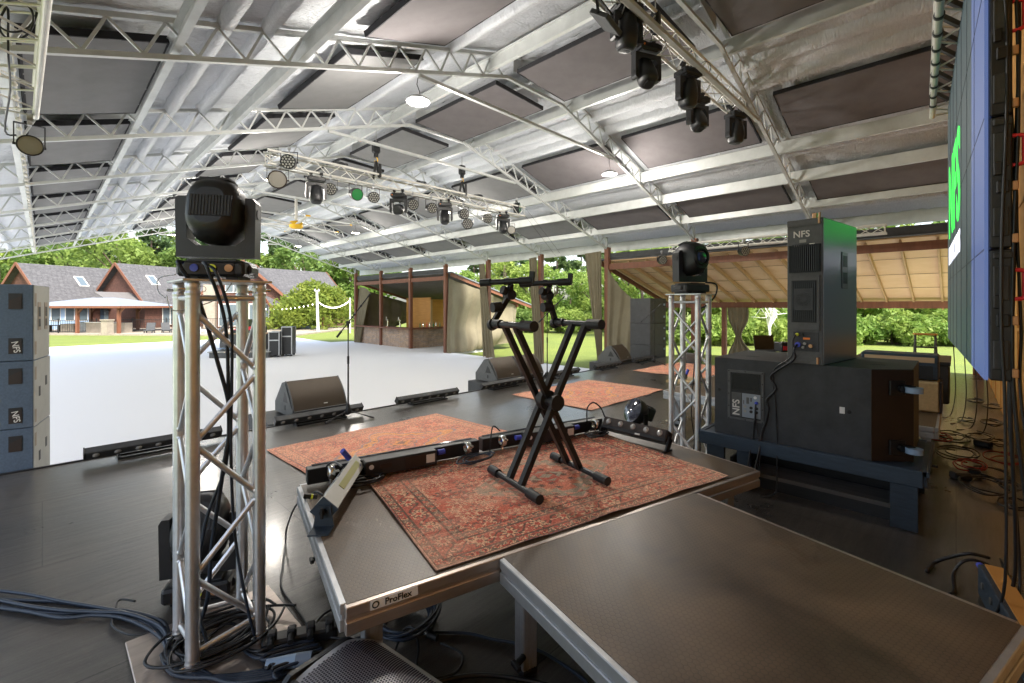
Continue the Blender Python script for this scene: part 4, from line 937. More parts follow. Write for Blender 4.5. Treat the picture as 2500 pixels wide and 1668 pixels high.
for i in range(60):
    a = r9.uniform(0,6.3); l = r9.uniform(.1,.32); b = Vector((.1*math.cos(a),.1*math.sin(a),.22)); e = b+Vector((l*.6*math.cos(a),l*.6*math.sin(a),l)); n = Vector((-math.sin(a),math.cos(a),0))*.02
    pl.add([b, (b+e)/2+n, e, (b+e)/2-n], [(0,1,2,3)])
part('foliage', pl, M['leaf'], t)

# ---------------------------------------------------------------- bench, subwoofer and column speaker
t = thing('bench', 'blue black wooden bench carrying the big subwoofer', 'bench', (3.9,.17,0))
part('seat', MB().box((.45,.68,.385),(.92,1.37,.03)).box((.45,.02,.386),(.9,.14,.033)), M['benchb'], t)
part('front_rail', MB().box((-.012,.68,.355),(.036,1.40,.105),bev=.003), M['benchb'], t); part('back_rail', MB().box((.92,.68,.355),(.036,1.37,.1)), M['benchb'], t)
part('end_rail', MB().box((.45,-.02,.355),(.9,.036,.1),bev=.003), M['benchb'], t); part('end_rail', MB().box((.45,1.38,.355),(.9,.036,.1)), M['benchb'], t)
for x in (.03,.88):
    for y in (.075,1.27,): part('leg', MB().box((x,y,.152),(.035,.14,.305),bev=.002), M['benchb'], t)
part('leg', MB().box((.03,1.05,.152),(.035,.1,.305)), M['benchb'], t)
t = thing('subwoofer', 'big black subwoofer box lying on the bench with caster wheels on its end', 'subwoofer', (3.93,.19,.402))
h = .625; poly = [(0,.225),(.17,.02),(.86,.02),(.86,1.26),(0,1.26)]
sb = part('box', MB().prism([(x,y) for x, y in poly], 0, h), M['char'], t)
d = Vector((.17,-.205,0)).normalized(); nrm = Vector((-.205,-.17,0)).normalized()
part('caster_board', MB().prism([(-.004,.2215),(.167,.0152),(.170,.018),(0,.2245)], .004, h-.004), M['brownp'], t)
for z in (.10,.50):
    c = Vector((.11,.085,z)); Mc = Matrix.Translation(c+nrm*.004) @ Matrix((d,Vector((0,0,1)),nrm)).transposed().to_4x4()
    cs = part('caster', MB().box((-.02,0,.006),(.10,.10,.012),bev=.003,M=Mc).tube((0,0,.01),(0,0,.04),.025,12,M=Mc).box((.02,.022,.05),(.05,.006,.05),M=Mc).box((.02,-.022,.05),(.05,.006,.05),M=Mc), M['black_m'], t)
    part('wheel', MB().tube((.035,-.018,.075),(.035,.018,.075),.046,20,M=Mc), M['castor'], cs)
X0 = -.001
pn = part('amp_panel', MB().box((X0-.003,1.02,.335),(.008,.27,.40),bev=.002), M['grey_cab'], t)
part('panel_recess', MB().box((X0-.0085,1.02,.335),(.003,.225,.36)), M['rubber'], pn)
hs_ = MB()
for i in range(24): hs_.box((X0-.012,1.02,.385+i*.0055),(.006,.2,.0025))
part('heat_sink', hs_, M['black_m'], pn); part('grey_plate', MB().box((X0-.011,1.085,.26),(.003,.075,.19)), M['grey_cab'], pn); part('control_plate', MB().box((X0-.011,.975,.26),(.003,.135,.19)), pm('control_grey',(.27,.31,.36),.5), pn)
part('lettering', text_mb('NFS', .075, .001, Matrix.Translation((X0-.0135,1.085,.235)) @ Matrix(((0,0,-1,0),(-1,0,0,0),(0,1,0,0),(0,0,0,1))) @ Matrix.Rotation(PI/2,4,'Z')), M['trimw'], pn)
for (y, z, m) in ((.935,.29,'conn_b'),(.935,.245,'rubber'),(.975,.245,'rubber'),(.935,.215,'rubber'),(.975,.215,'rubber'),(.945,.33,'white'),(1.02,.25,'side_cab'),(1.02,.215,'side_cab')):
    part('socket', MB().tube((X0-.012,y,z),(X0-(.03 if m == 'conn_b' else .016),y,z),.012,12), M[m], pn)
part('print_marks', MB().box((X0-.013,1.0,.30),(.001,.02,.05)).box((X0-.013,.975,.31),(.001,.012,.03)).box((X0-.013,1.03,.285),(.001,.006,.03)), M['grey_cab'], pn)
for (y, z) in ((1.145,.14),(1.145,.24),(1.145,.34),(1.145,.44),(1.145,.525),(.895,.14),(.895,.24),(.895,.34),(.895,.44),(.895,.525),(1.02,.142),(1.02,.528)): part('screw', MB().tube((X0-.006,y,z),(X0-.009,y,z),.005,8), M['rubber'], pn)
part('tag', MB().box((X0-.004,.385,.32),(.006,.03,.045)), M['white'], t); part('insert', MB().lathe([(.006,0),(.013,0),(.013,.003),(.006,.003)],14,Matrix.Translation((X0,.345,.315)) @ Matrix.Rotation(-PI/2,4,'Y')), M['rubber'], t)
part('insert', MB().lathe([(.006,0),(.013,0),(.013,.003),(.006,.003)],14,Matrix.Translation((X0,1.225,.36)) @ Matrix.Rotation(-PI/2,4,'Y')), M['rubber'], t)
part('lid_plate', MB().box((.3,1.05,h+.001),(.06,.09,.002)).box((.35,.22,h+.001),(.05,.09,.002)), M['rubber'], t)
# column speaker: local -Y is the amplifier panel, +X the side lit by the screen
ca = W(2.226,3.27); rc = ang(37.6)-PI/2
t = thing('column_speaker', 'tall narrow speaker with amplifier fins standing on the big subwoofer', 'speaker', (ca.x,ca.y,1.03), rc); H = 1.065; wd, dp = .235, .72
part('box', MB().box((-wd/2,dp/2,H/2),(wd,dp,H),bev=.004), M['grey_cab'], t)
part('side_panel', MB().box((.0015,dp/2,H/2),(.004,dp-.01,H-.012)), pm('satin_black_side',(.17,.18,.20),.30), t)
hd = part('side_handle', MB().box((.006,.43,.70),(.006,.13,.28),bev=.003), pm('satin_handle',(.12,.125,.13),.4), t); part('grip_hole', MB().box((.0095,.43,.77),(.003,.085,.085)).box((.0095,.43,.64),(.003,.085,.085)), M['rubber'], hd)
f = lambda x, z, w_, h_, m, nm, par, y=-.002, th=.006: part(nm, MB().box((-wd/2+x,y,z),(w_,th,h_)), M[m], par)
f(0,1.04,wd-.004,.04,'grey_cab','top_bar',t); f(0,.02,wd-.004,.035,'grey_cab','bottom_bar',t)
v = MB(); 
for i in range(15): v.box((-wd/2-.095+i*.0136,-.012,.775),(.006,.024,.2))
part('upper_fins', v, M['black'], t); f(0,.775,.21,.205,'black','fin_recess',t,-.001,.004)
pnl = f(0,.45,.2,.40,'grey_cab','amp_frame',t,-.006,.014); v = MB()
for i in range(12): v.box((-wd/2-.072+i*.0131,-.0155,.46),(.006,.01,.3))
part('lower_fins', v, M['black'], pnl); f(0,.46,.165,.31,'rubber','fin_bed',pnl,-.0125,.003)
pl = f(.0,.475,.13,.16,'char','fan_plate',pnl,-.0225,.004); fh = MB()
for k in range(4):
    for i in range(18+4*k):
        a = i*2*PI/(18+4*k); r_ = .024+k*.0075; fh.lathe([(.001,0),(.0026,0),(.0026,.001)],6,Matrix.Translation((-wd/2+r_*math.cos(a),-.0248,.475+r_*math.sin(a))) @ Matrix.Rotation(PI/2,4,'X'))
part('fan_holes', fh, M['rubber'], pl)
ip = f(.01,.165,.165,.14,'char','input_panel',t)
for (x, z, m, r_) in ((-.045,.215,'conn_y',.012),(-.015,.215,'rubber',.012),(-.04,.14,'conn_b',.019),(.005,.15,'side_cab',.01),(-.005,.122,'side_cab',.01),(.045,.135,'brass',.013)):
    part('socket', MB().tube((-wd/2+x,-.004,z),(-wd/2+x,-.02,z),r_,14), M[m], ip)
f(.015,.187,.045,.015,'orange_s','red_label',ip,-.006,.003); f(-.01,.905,.045,.022,'side_cab','small_label',t,-.003); f(-.01,.873,.14,.02,'rubber','strip_label',t,-.003); f(-.055,.87,.035,.012,'trimw','strip_mark',t,-.0055,.003); f(.05,.878,.035,.01,'trimw','strip_mark',t,-.0055,.003)
part('lettering', text_mb('NFS', .066, .001, Matrix.Translation((-wd/2-.02,-.003,.955)) @ Matrix.Rotation(PI/2,4,'X')), M['trimw'], t)
part('rigging_pin', MB().box((-.02,-.006,1.045),(.014,.02,.05),bev=.003).box((-.03,-.006,.03),(.014,.02,.05),bev=.003).tube((-.02,0,1.065),(-.02,0,1.10),.008,8).box((-.06,.03,1.085),(.03,.03,.04),bev=.004), M['brass'], t)

# ---------------------------------------------------------------- LED screen
A_, B_ = W(1.0386*2.05,2.05), W(2.187*2.05,2.2875*2.05); d = (B_-A_); L_ = d.length; rl = math.atan2(d.y,d.x)
t = thing('video_wall', 'tall LED video wall showing green NFS letters along the right edge', 'video screen', (A_.x,A_.y,1.122), rl)
ZH = 2.36
def led_mat():
    m, t_, b = nt('led_face'); L = t_.links.new
    tc = t_.nodes.new('ShaderNodeTexCoord'); sp = t_.nodes.new('ShaderNodeSeparateXYZ'); L(tc.outputs['Object'], sp.inputs[0])
    r = t_.nodes.new('ShaderNodeValToRGB'); r.color_ramp.interpolation = 'CONSTANT'; e = r.color_ramp.elements; e[0].color = (.045,.07,.16,1); e[1].position = .68/3.6; e[1].color = (.016,.030,.034,1)
    dv_ = node(t_, 'ShaderNodeMath', _operation='DIVIDE'); L(sp.outputs[0], dv_.inputs[0]); dv_.inputs[1].default_value = 3.6; L(dv_.outputs[0], r.inputs['Fac'])
    ck = node(t_, 'ShaderNodeTexChecker', Scale=230.0); L(tc.outputs['Object'], ck.inputs['Vector'])
    ck.inputs['Color1'].default_value = (1.25,1.25,1.25,1); ck.inputs['Color2'].default_value = (.75,.75,.75,1)
    mx = node(t_, 'ShaderNodeMixRGB', _blend_type='MULTIPLY', Fac=1.0); L(r.outputs[0], mx.inputs['Color1']); L(ck.outputs[0], mx.inputs['Color2'])
    L(mx.outputs[0], b.inputs['Emission Color']); b.inputs['Emission Strength'].default_value = LED; b.inputs['Base Color'].default_value = (.03,.03,.03,1); b.inputs['Roughness'].default_value = .5; return m
part('screen_face', MB().box((L_/2,.0,ZH/2),(L_-.01,.012,ZH-.006)), led_mat(), t)
nm = 4; mh = ZH/nm
sm_ = MB()
for i in range(1,4): sm_.box((L_/2,.0065,i*mh),(L_-.02,.002,.004))
for i in range(1,7): sm_.box((i*L_/7,.0068,ZH/2),(.004,.002,ZH-.02))
part('module_seams', sm_, M['rubber'], t)
for i in range(nm):
    z0 = i*mh; fr = part('module_frame', MB().box((L_/2,-.045,z0+mh/2),(L_,.07,mh-.006),bev=.006), M['black'], t)
    part('edge_rib', MB().box((-.004,-.045,z0+mh*.2),(.012,.05,mh*.22),bev=.004).box((-.004,-.045,z0+mh*.74),(.012,.05,mh*.26),bev=.004).box((-.004,-.05,z0+mh*.95),(.014,.06,.03),bev=.004), M['char'], fr)
    part('latch', MB().box((-.008,-.05,z0+mh*.46),(.014,.04,.055),bev=.004).box((-.008,-.035,z0+mh*.6),(.012,.028,.06),bev=.004), M['black_m'], fr)
    part('latch_tag', MB().box((.0,-.088,z0+mh*.46),(.02,.02,.04),bev=.003).box((.0,-.088,z0+mh*.02+.03),(.02,.02,.04),bev=.003), M['brass'], fr)
    part('pull_handle', MB().path(catm([(.02,-.08,z0+mh*.62),(.02,-.115,z0+mh*.63),(.02,-.118,z0+mh*.7),(.02,-.118,z0+mh*.8),(.02,-.115,z0+mh*.83),(.02,-.08,z0+mh*.84)],4),.009,8), M['red'], fr)
def em(name, col, s): return pm(name, col, .5, emit=(col, s))
Mt = Matrix.Translation((2.42,.0085,1.28)) @ Matrix.Rotation(PI,4,'Z') @ Matrix.Rotation(PI/2,4,'X')
part('green_lettering', text_mb('NFS', .95, .002, Mt), em('led_green', (.03,.75,.06), LEDG), t)
part('white_lettering', text_mb('PRODUCTIONS', .23, .002, Matrix.Translation((2.42,.0085,.80)) @ Matrix.Rotation(PI,4,'Z') @ Matrix.Rotation(PI/2,4,'X')), em('led_white', (.8,.8,.95), LEDG*.8), t)

def box_truss(name, label, L_, loc, rz, m='truss_w', s=.12, axis_up=0):
    t = thing(name, label, 'lighting truss', loc, rz)
    for sy in (-1,1):
        for sz in (-1,1): part('chord', MB().tube((0,sy*s,sz*s),(L_,sy*s,sz*s),.024,12), M[m], t)
    n = int(L_/.26); st = L_/n
    for nm_, fn in (('lattice', lambda sx, sg, a: (a, sg*s, sx*(s-.015))), ('lattice', lambda sx, sg, a: (a, sx*(s-.015), sg*s))):
        for sg in (-1,1):
            mb = MB()
            for i in range(n):
                k = 1 if (i % 2 == 0) == (sg > 0) else -1; mb.tube(fn(k,sg,i*st+.02),fn(-k,sg,(i+1)*st-.02),.0085,6)
            for a in (.03, L_-.03): mb.tube(fn(-1,sg,a),fn(1,sg,a),.0085,6)
            part(nm_, mb, M[m], t)
    return t
hz_ = 3.50
ht = box_truss('lighting_truss', 'white header truss holding up the LED video wall', 3.72, (A_.x-.05,A_.y+.0,3.59), rl)
for i in range(12):
    x = .35+i*.27; part('hanging_bracket', MB().bar((x,.13,.02),(x+.05,-.1,-.20),.035,.03).lathe([(.027,-.02),(.031,-.02),(.031,.02),(.027,.02)],12,Matrix.Translation((x,.12,-.12)) @ Matrix.Rotation(PI/2,4,'Y'),cap=0), M['char'], ht)

# ---------------------------------------------------------------- overhead lighting trusses
box_truss('lighting_truss', 'centre lighting truss hung over the audience floor with many lamps', 6.75, (2.80,8.9,4.12), 0)
box_truss('lighting_truss', 'lighting truss with moving heads high at the upper right above the stage', 6.4, (2.6,2.88,5.105), 0)
box_truss('lighting_truss', 'white lighting truss in the upper left corner ending in one lamp', 3.9, (-.19,6.15,3.36), R(-88.5), s=.145)
box_truss('lighting_truss', 'slim white truss running under the right eave above the lean-to', 5.0, (13.0,6.1,3.15), -PI/2, s=.09)
for k, (px, py, dd, tl, pan, lb) in enumerate(((1530,12,5.6,8,20,'nearest'),(1578,112,6.1,-22,200,'second'),(1680,172,6.7,6,25,'third'),(1703,238,7.5,-20,205,'fourth'),(1797,276,8.2,5,20,'farthest and smallest'))):
    p = atd(px, py, dd); moving_head('black moving head hanging from the upper right truss, %s from the left' % lb, p, R(pan)-TH, R(tl-90) if k in (0,2,4) else R(-90-tl), True, 'spot', 1.0, 'moving heads on the upper right truss')
p = atd(1480,55,5.3); t = thing('flood_panel', 'flat dark flood panel clamped to the left end of the upper right truss', 'stage light', p, -TH+R(55)); part('panel', MB().box((0,0,0),(.42,.06,.26),Matrix.Rotation(R(-55),4,'X'),.01), M['char'], t); part('face', MB().box((0,.03,.02),(.38,.01,.2),Matrix.Rotation(R(-55),4,'X')), M['glass_d'], t); part('yoke', MB().bar((-.22,0,0),(-.22,.02,.2),.02,.03).bar((.22,0,0),(.22,.02,.2),.02,.03).bar((-.23,.02,.2),(.23,.02,.2),.02,.03), M['black_m'], t)
def hoist(label, p, zt, group):
    t = thing('chain_hoist', label, 'chain hoist', p, 0, group)
    part('motor', MB().box((0,0,0),(.16,.14,.24),bev=.03).tube((0,0,-.2),(0,0,-.1),.05,12), M['black'], t); part('chain', MB().tube((0,0,.1),(0,0,zt),.008,6), M['chrome'], t); part('hook', MB().path(catm([(0,0,-.18),(.04,0,-.24),(.02,0,-.3),(-.03,0,-.28)],4),.012,6).box((0,0,-.15),(.07,.05,.07),bev=.01), M['yel'], t)
    part('strap', MB().bar((-.0,0,-.28),(.0,.13,-.66),.05,.02).bar((0,0,-.28),(0,-.13,-.66),.05,.02).box((.02,-.13,-.5),(.07,.03,.28),bev=.01), M['rubber'], t); return t
p = atv(918,440,8.9); p.z = 4.83; hoist('left chain hoist lifting the centre lighting truss', p, .5, 'chain hoists'); p = atv(1128,420,8.9); p.z = 4.86; hoist('right chain hoist lifting the centre lighting truss', p, .35, 'chain hoists')
p = W(3.35,5.55,4.72); t = thing('chain_hoist', 'chain hoist hidden among the moving heads on the upper right truss', 'chain hoist', atd(1600,55,5.9)); part('motor', MB().box((0,0,0),(.12,.12,.3),bev=.03), M['black'], t); part('chain', MB().tube((0,0,.1),(0,0,.5),.008,6), M['chrome'], t)

def par(label, p, rz, tilt, lm='lens_w', body='black', r=.1, dots=True, group=None, L_=.17):
    t = thing('par_lamp', label, 'stage light', p, rz, group); Mx = Matrix.Translation((0,0,-.24)) @ Matrix.Rotation(tilt,4,'X') @ Matrix.Rotation(PI/2,4,'X')    # face along -Y
    part('can', MB().lathe([(r*.5,-L_*.6),(r*.9,-L_*.5),(r,-L_*.2),(r,L_*.42),(r*1.06,L_*.42),(r*1.06,L_*.5),(r*.93,L_*.5)],20,Mx,cap=1), M[body], t)
    fc = part('lens_face', MB().lathe([(r*.94,L_*.47),(.001,L_*.48)],20,Mx), M['black_m' if dots else lm], t)
    if dots:
        ds = MB()
        for (rr_, n_) in ((0,1),(.42,6),(.78,12)):
            for i in range(n_):
                a = i*2*PI/n_; ds.lathe([(r*.155,0),(r*.1,.006),(.0005,.008)],8,Mx @ Matrix.Translation((r*rr_*math.cos(a),r*rr_*math.sin(a),L_*.482)))
        part('led_lenses', ds, M[lm], fc)
    part('yoke', MB().bar((-r*1.15,0,-.24),(-r*1.15,0,-.05),.008,.03,(0,1,0)).bar((r*1.15,0,-.24),(r*1.15,0,-.05),.008,.03,(0,1,0)).box((0,0,-.05),(r*2.4,.03,.008)).tube((-r*1.25,0,-.24),(r*1.25,0,-.24),.012,8), M[body], t)
    part('clamp', MB().tube((-.02,0,.02),(.02,0,.02),.036,12).box((0,0,-.03),(.03,.03,.05)), M['alu_dull'], t); return t
gP = 'lamps on the centre lighting truss'
vz = 3.97; RZF = -TH
def onv(px, y=8.78, z=vz): 
    tt = (px-CX)/FPX; d_ = y/(CT-ST*tt); return W(tt*d_, d_, z)
par('large bronze faced lamp at the left end of the centre truss', onv(678), RZF+R(25), R(12), 'lens', 'brownp', .15, False, gP, .26)
par('round LED lamp clipped on top of the left end of the centre truss', atv(706,365,8.7), RZF+R(10), R(5), 'lens_w', 'black', .125, True, gP)
par('LED lamp hanging right after the black moving head on the centre truss', onv(807), RZF+R(20), R(8), 'lens_w', 'black', .11, True, gP)
par('green faced lamp hanging under the centre truss', onv(868), RZF+R(45), R(15), 'lens_g', 'black', .12, False, gP)
par('LED lamp hanging below the left hoist of the centre truss', onv(911), RZF+R(30), R(12), 'lens_w', 'black', .11, True, gP)
par('LED lamp between the two moving heads on the centre truss', onv(1007), RZF+R(25), R(12), 'lens_w', 'black', .115, True, gP)
par('LED lamp beside the lit pendant under the centre truss', onv(1052), RZF+R(35), R(10), 'lens_w', 'black', .115, True, gP)
par('LED lamp hanging below the right hoist of the centre truss', onv(1131), RZF+R(30), R(5), 'lens_w', 'black', .12, True, gP)
par('dark faced LED lamp hanging lowest near the right hoist', onv(1141,8.7,3.72), RZF+R(10), R(5), 'lens', 'black', .125, True, gP)
par('LED lamp second from the right end of the centre truss', onv(1189), RZF+R(20), R(10), 'lens_w', 'black', .12, True, gP)
par('pale faced lamp at the right end below the centre truss', onv(1246,8.7,3.75), RZF+R(20), R(5), 'lens_w', 'black', .11, False, gP)
par('dark green lamp on the very right tip of the centre truss', atv(1262,488,8.9), RZF+R(80), R(0), 'lens_g', 'black', .15, False, gP)
for px, lb, tl, pn in ((772,'left black moving head hanging from the centre truss',-100,30),(973,'middle moving head with a pale lens hanging from the centre truss',-15,180),(1086,'moving head beside the lit pendant on the centre truss',-70,190),(1228,'rightmost moving head hanging from the centre truss',-75,195)):
    moving_head(lb, onv(px,8.78,3.92), RZF+R(pn), R(tl), True, 'spot', .92, gP)
t = par('black lamp with a pale face hanging at the end of the upper left truss', atd(72,292,4.15), RZF+R(50), R(10), 'lens_w', 'black', .085, False, None, .16)
par('small round lamp hanging left under the slim eave truss', atv(1608,600,6.0) if False else W(4.62,14.1,3.1), RZF+R(10), R(5), 'lens_w', 'black', .13, True, 'lamps under the right eave'); par('small round lamp hanging right under the slim eave truss', W(5.95,11.75,3.1), RZF+R(10), R(5), 'lens_w', 'black', .12, True, 'lamps under the right eave')

# ---------------------------------------------------------------- cables
def cable(label, pts, r=.0065, m='cable', name='cable', k=8, group=None): return solo(name, MB().path(catm(pts,k), r, 6), M[m], label, 'cable', group=group)
def onf(px, py, z=.008): return at(px, py, z)
def wob(a, b, n, amp, seed, z=None):
    r_ = random.Random(seed); a, b = Vector(a), Vector(b); o = []
    for i in range(n+1):
        f = i/n; p = a.lerp(b, f); e = math.sin(PI*f); p += Vector((r_.uniform(-amp,amp)*e, r_.uniform(-amp,amp)*e, 0)); o.append(p)
    return o
def loops(c, r, n, seed, z=.01, el=(1,.7), rise=.012):
    r_ = random.Random(seed); pts = []; c = Vector(c)
    for i in range(n*10+1):
        a = i*2*PI/10; rr_ = r*(1+.22*math.sin(a*.37+seed)+r_.uniform(-.07,.07))
        pts.append(c+Vector((rr_*el[0]*math.cos(a)+.15*r*math.sin(a*.21+seed), rr_*el[1]*math.sin(a)+.12*r*math.cos(a*.17+seed), z+rise*(i/10)*.5+.01*abs(math.sin(a*1.3+seed)))))
    return pts
gC = 'cable bundle running left from the near truss tower'
for k, ys in enumerate(((1470,1490,1498,1492,1500,1545,1600),(1436,1450,1468,1482,1498,1530,1575),(1452,1478,1490,1494,1498,1525,1560),(1461,1466,1470,1485,1492,1512,1540),(1477,1492,1508,1502,1512,1550,1590))):
    xs_ = (-60,60,150,235,310,385,410); cable('black cables in the bundle sweeping from the left to the near truss tower', [onf(x, y, .009+.008*(k % 3)) for x, y in zip(xs_, ys)]+[onf(395+8*k,1600+8*k,.03),onf(430+14*k,1648-3*k,.025),onf(560,1650+4*k,.024),onf(690,1628+6*k,.022)], .0085, 'cable_b', group=gC)
cable('thin loop of cable lying off the bundle left of the near truss tower', [onf(330,1468,.03),onf(292,1465,.03),onf(280,1500,.012),onf(275,1528,.012),onf(320,1550,.012),onf(380,1540,.014),onf(405,1530,.02)], .005)
for k in range(5):
    cable('tangled black cable looped on the base plate inside the near truss tower', loops((TC1.x+.03*math.sin(k*2), TC1.y+.03*math.cos(k*2.3), 0), .12+.022*k, 2+k % 2, 11+k, .018+.006*k), .0062, group='cable loops inside the near truss tower')
top = TC1
fw, rt = Vector((ST,CT,0)), Vector((CT,-ST,0))
def tl(x, y, z): return Vector((TC1.x, TC1.y, 0))+rt*x+fw*y+Vector((0,0,z))
cable('power cable with a blue plug hanging from the light on the near truss tower', [tl(-.055,-.15,1.632),tl(-.03,-.2,1.62),tl(.0,-.14,1.5),tl(.05,-.1,1.25),tl(.075,-.05,1.0),tl(.05,-.06,.75),tl(.0,-.05,.45),tl(-.03,-.04,.2),tl(-.08,-.08,.05)], .0085, 'cable_b')
cable('signal cable hanging down the near truss tower from the light, left one', [tl(.03,-.15,1.63),tl(.07,-.18,1.6),tl(.085,-.1,1.4),tl(.075,-.06,1.1),tl(.06,-.05,.8),tl(-.02,-.06,.55),tl(-.05,-.07,.25),tl(.02,-.09,.03)], .007, 'cable_b')
cable('signal cable hanging down the near truss tower from the light, right one', [tl(.05,-.15,1.62),tl(.1,-.17,1.58),tl(.11,-.1,1.4),tl(.09,-.06,1.15),tl(.08,-.05,.85),tl(.09,-.04,.5),tl(.14,-.04,.2),tl(.17,-.02,.03)], .006, 'cable_b')
cable('steel safety wire drooping across the top of the near truss tower', [tl(.1,-.05,1.58),tl(.06,-.08,1.5),tl(0,-.12,1.46),tl(-.08,-.16,1.44),tl(-.1,-.17,1.50)], .002, 'alu_dull')
cable('safety wire looping off the left corner of the near truss tower top', [tl(-.1,-.12,1.585),tl(-.16,-.13,1.57),tl(-.165,-.13,1.52),tl(-.12,-.15,1.49)], .002, 'alu_dull')
for k in range(8):
    cable('black power lead plugged into the strip beside the foreground monitor', [onf(560+20*k,1560+12*k,.02), onf(620+8*k,1590+8*k+10*math.sin(k*2),.035), onf(680,1572+9*k,.04), onf(760+6*k,1558+5*k,.03)], .0065, 'cable_b' if k % 2 else 'cable', group='leads into the power strip')
a = onf(735,1570,0); t = thing('power_strip', 'black power strip with plugs beside the foreground monitor', 'power strip', a, ang(20)); part('body', MB().box((0,0,.03),(.30,.07,.05),bev=.008), M['black'], t)
for k in range(4): part('plug', MB().box((-.11+k*.075,-.01,.065),(.035,.04,.04),bev=.006).tube((-.11+k*.075,-.03,.065),(-.11+k*.075,-.07,.06),.012,8), M['rubber'], t)
a = onf(690,1636,0); t = thing('power_plug', 'clear bodied power plug lying in front of the foreground monitor', 'plug', a, ang(12)); part('body', MB().tube((-.06,0,.03),(.05,0,.03),.02,12,.026), M['castor'], t); part('collar', MB().tube((.05,0,.03),(.11,0,.03),.027,12), pm('clear_plug',(.2,.25,.32),.15), t)
cable('thin black cable rising from the floor to the silver light bar', [onf(760,1540,.01),onf(725,1490,.008),onf(688,1435,.008),onf(690,1385,.008),at(697,1330,.01),at(700,1290,.1),at(722,1235,.3),at(760,1208,.52),at(775,1202,.56),at(795,1215,.54)], .0055)
cable('blue plugged cable curling over the back left corner of the platform', [at(836,1140,.62),at(815,1128,.6),at(797,1140,.55),at(796,1165,.46),at(815,1178,.455)], .006)
cable('coiled cable lying on the rug by the first clamp of the light bar', loops(RL(.30,1.00,RZ_T), .11, 3, 5, .02, (1,.5)), .006)
cable('coiled cable lying on the rug by the middle clamps of the light bar', loops(RL(1.02,1.02,RZ_T), .12, 3, 8, .02, (1,.5)), .005, 'cable_b')
cable('coiled cable lying on the rug at the right end of the light bar', loops(RL(2.06,1.03,RZ_T), .10, 4, 3, .02, (1,.6)), .0055)
cable('cable arching up between the light bar and the five lens bar', [RL(2.05,1.14,RZ_T+.1),RL(2.07,1.16,RZ_T+.2),RL(2.13,1.16,RZ_T+.24),RL(2.19,1.14,RZ_T+.2),RL(2.2,1.1,RZ_T+.13)], .006)
cable('thin cable rising beside the middle clamp of the light bar', [RL(1.16,1.1,RZ_T+.02),RL(1.17,1.1,RZ_T+.14),RL(1.2,1.12,RZ_T+.19),RL(1.25,1.12,RZ_T+.15)], .005)
c0 = onf(990,1525,0); cl = MB(); r_ = random.Random(2)
for k in range(11):
    rr_ = .105+.006*k+r_.uniform(-.01,.01); ox, oy = r_.uniform(-.015,.015), r_.uniform(-.015,.015)
    cl.path([c0+Vector((ox+rr_*math.cos(a), oy+rr_*math.sin(a)*.95, .012+.006*k+.012*math.sin(a*2+k))) for a in [i*2*PI/28 for i in range(29)]], .0055, 6)
solo('cable_coil', cl, M['cable_b'], 'coiled extension cable lying under the platform edge', 'cable')
cable('cable with a plug trailing from the coil under the platform', [onf(960,1600,.012),onf(985,1540,.05),onf(1010,1535,.06),onf(1022,1580,.02),onf(1020,1630,.01),onf(1060,1655,.01),onf(1115,1640,.01),onf(1130,1600,.01),onf(1100,1580,.012),onf(1075,1570,.012)], .0055)
a = onf(1068,1566,.012); t = thing('power_plug', 'chrome pinned power plug on the dark floor under the platform', 'plug', a, ang(150)); part('body', MB().tube((0,0,.015),(.05,0,.015),.014,10,.018), M['rubber'], t); part('pins', MB().tube((.05,.006,.02),(.075,.006,.02),.003,6).tube((.05,-.006,.02),(.075,-.006,.02),.003,6).tube((.05,0,.008),(.072,0,.008),.003,6), M['chrome'], t)
cable('dark cable crossing the floor under both platforms', [onf(1045,1545,.008),onf(1140,1546,.008),onf(1200,1560,.008),onf(1265,1572,.008),onf(1330,1595,.008),onf(1420,1655,.008),onf(1480,1720,.008)], .007, 'cable_b')
cable('thick cable along the bottom edge under the near right platform', [onf(1060,1668,.01),onf(1130,1652,.01),onf(1210,1650,.01),onf(1320,1668,.01),onf(1400,1690,.01)], .009)
cable('cable looping on the floor between power strip and platform leg', [onf(830,1478,.01),onf(790,1500,.01),onf(768,1530,.012),onf(785,1550,.02),onf(850,1560,.01),onf(900,1550,.01)], .006)
# cables on the subwoofer and bench
def sbp(y, z, x=-.02): return Vector((3.93+x, .19+y, .402+z))
cs_ = lambda x, z, o=-.03: Vector((ca.x,ca.y,1.03))+Matrix.Rotation(rc,3,'Z') @ Vector((-wd/2+x,o,z))
cable('cable with a blue plug running from the column speaker down over the subwoofer', [cs_(-.04,.14),cs_(-.045,.1,-.07),cs_(-.05,.03,-.06),sbp(.83,.52),sbp(.80,.42),sbp(.86,.33),sbp(.85,.26),sbp(.87,.15),sbp(.9,.05),sbp(.9,-.05,-.06),sbp(.93,-.22,-.08),sbp(.98,-.36,-.1),sbp(1.1,-.39,-.05)], .008)
cable('thin signal cable hanging straight from the column speaker past the bench', [cs_(-.045,.215),cs_(-.06,.17,-.05),cs_(-.07,.05,-.05),sbp(.815,.55),sbp(.80,.3),sbp(.79,.05),sbp(.78,-.1,-.06),sbp(.78,-.3,-.07),sbp(.8,-.37,-.09),sbp(.88,-.39,-.12)], .005)
cable('cable hanging from the blue socket of the subwoofer panel', [sbp(.935,.285,-.035),sbp(.935,.22,-.05),sbp(.935,.1,-.03),sbp(.91,.02,-.05),sbp(.9,-.1,-.06),sbp(.91,-.3,-.08),sbp(1.0,-.38,-.08)], .006)
cable('cable dropping from the lower sockets of the subwoofer panel', [sbp(.94,.215,-.02),sbp(.945,.14,-.04),sbp(.955,.04,-.03),sbp(.97,-.1,-.06),sbp(.99,-.25,-.07),sbp(1.05,-.36,-.08)], .006)
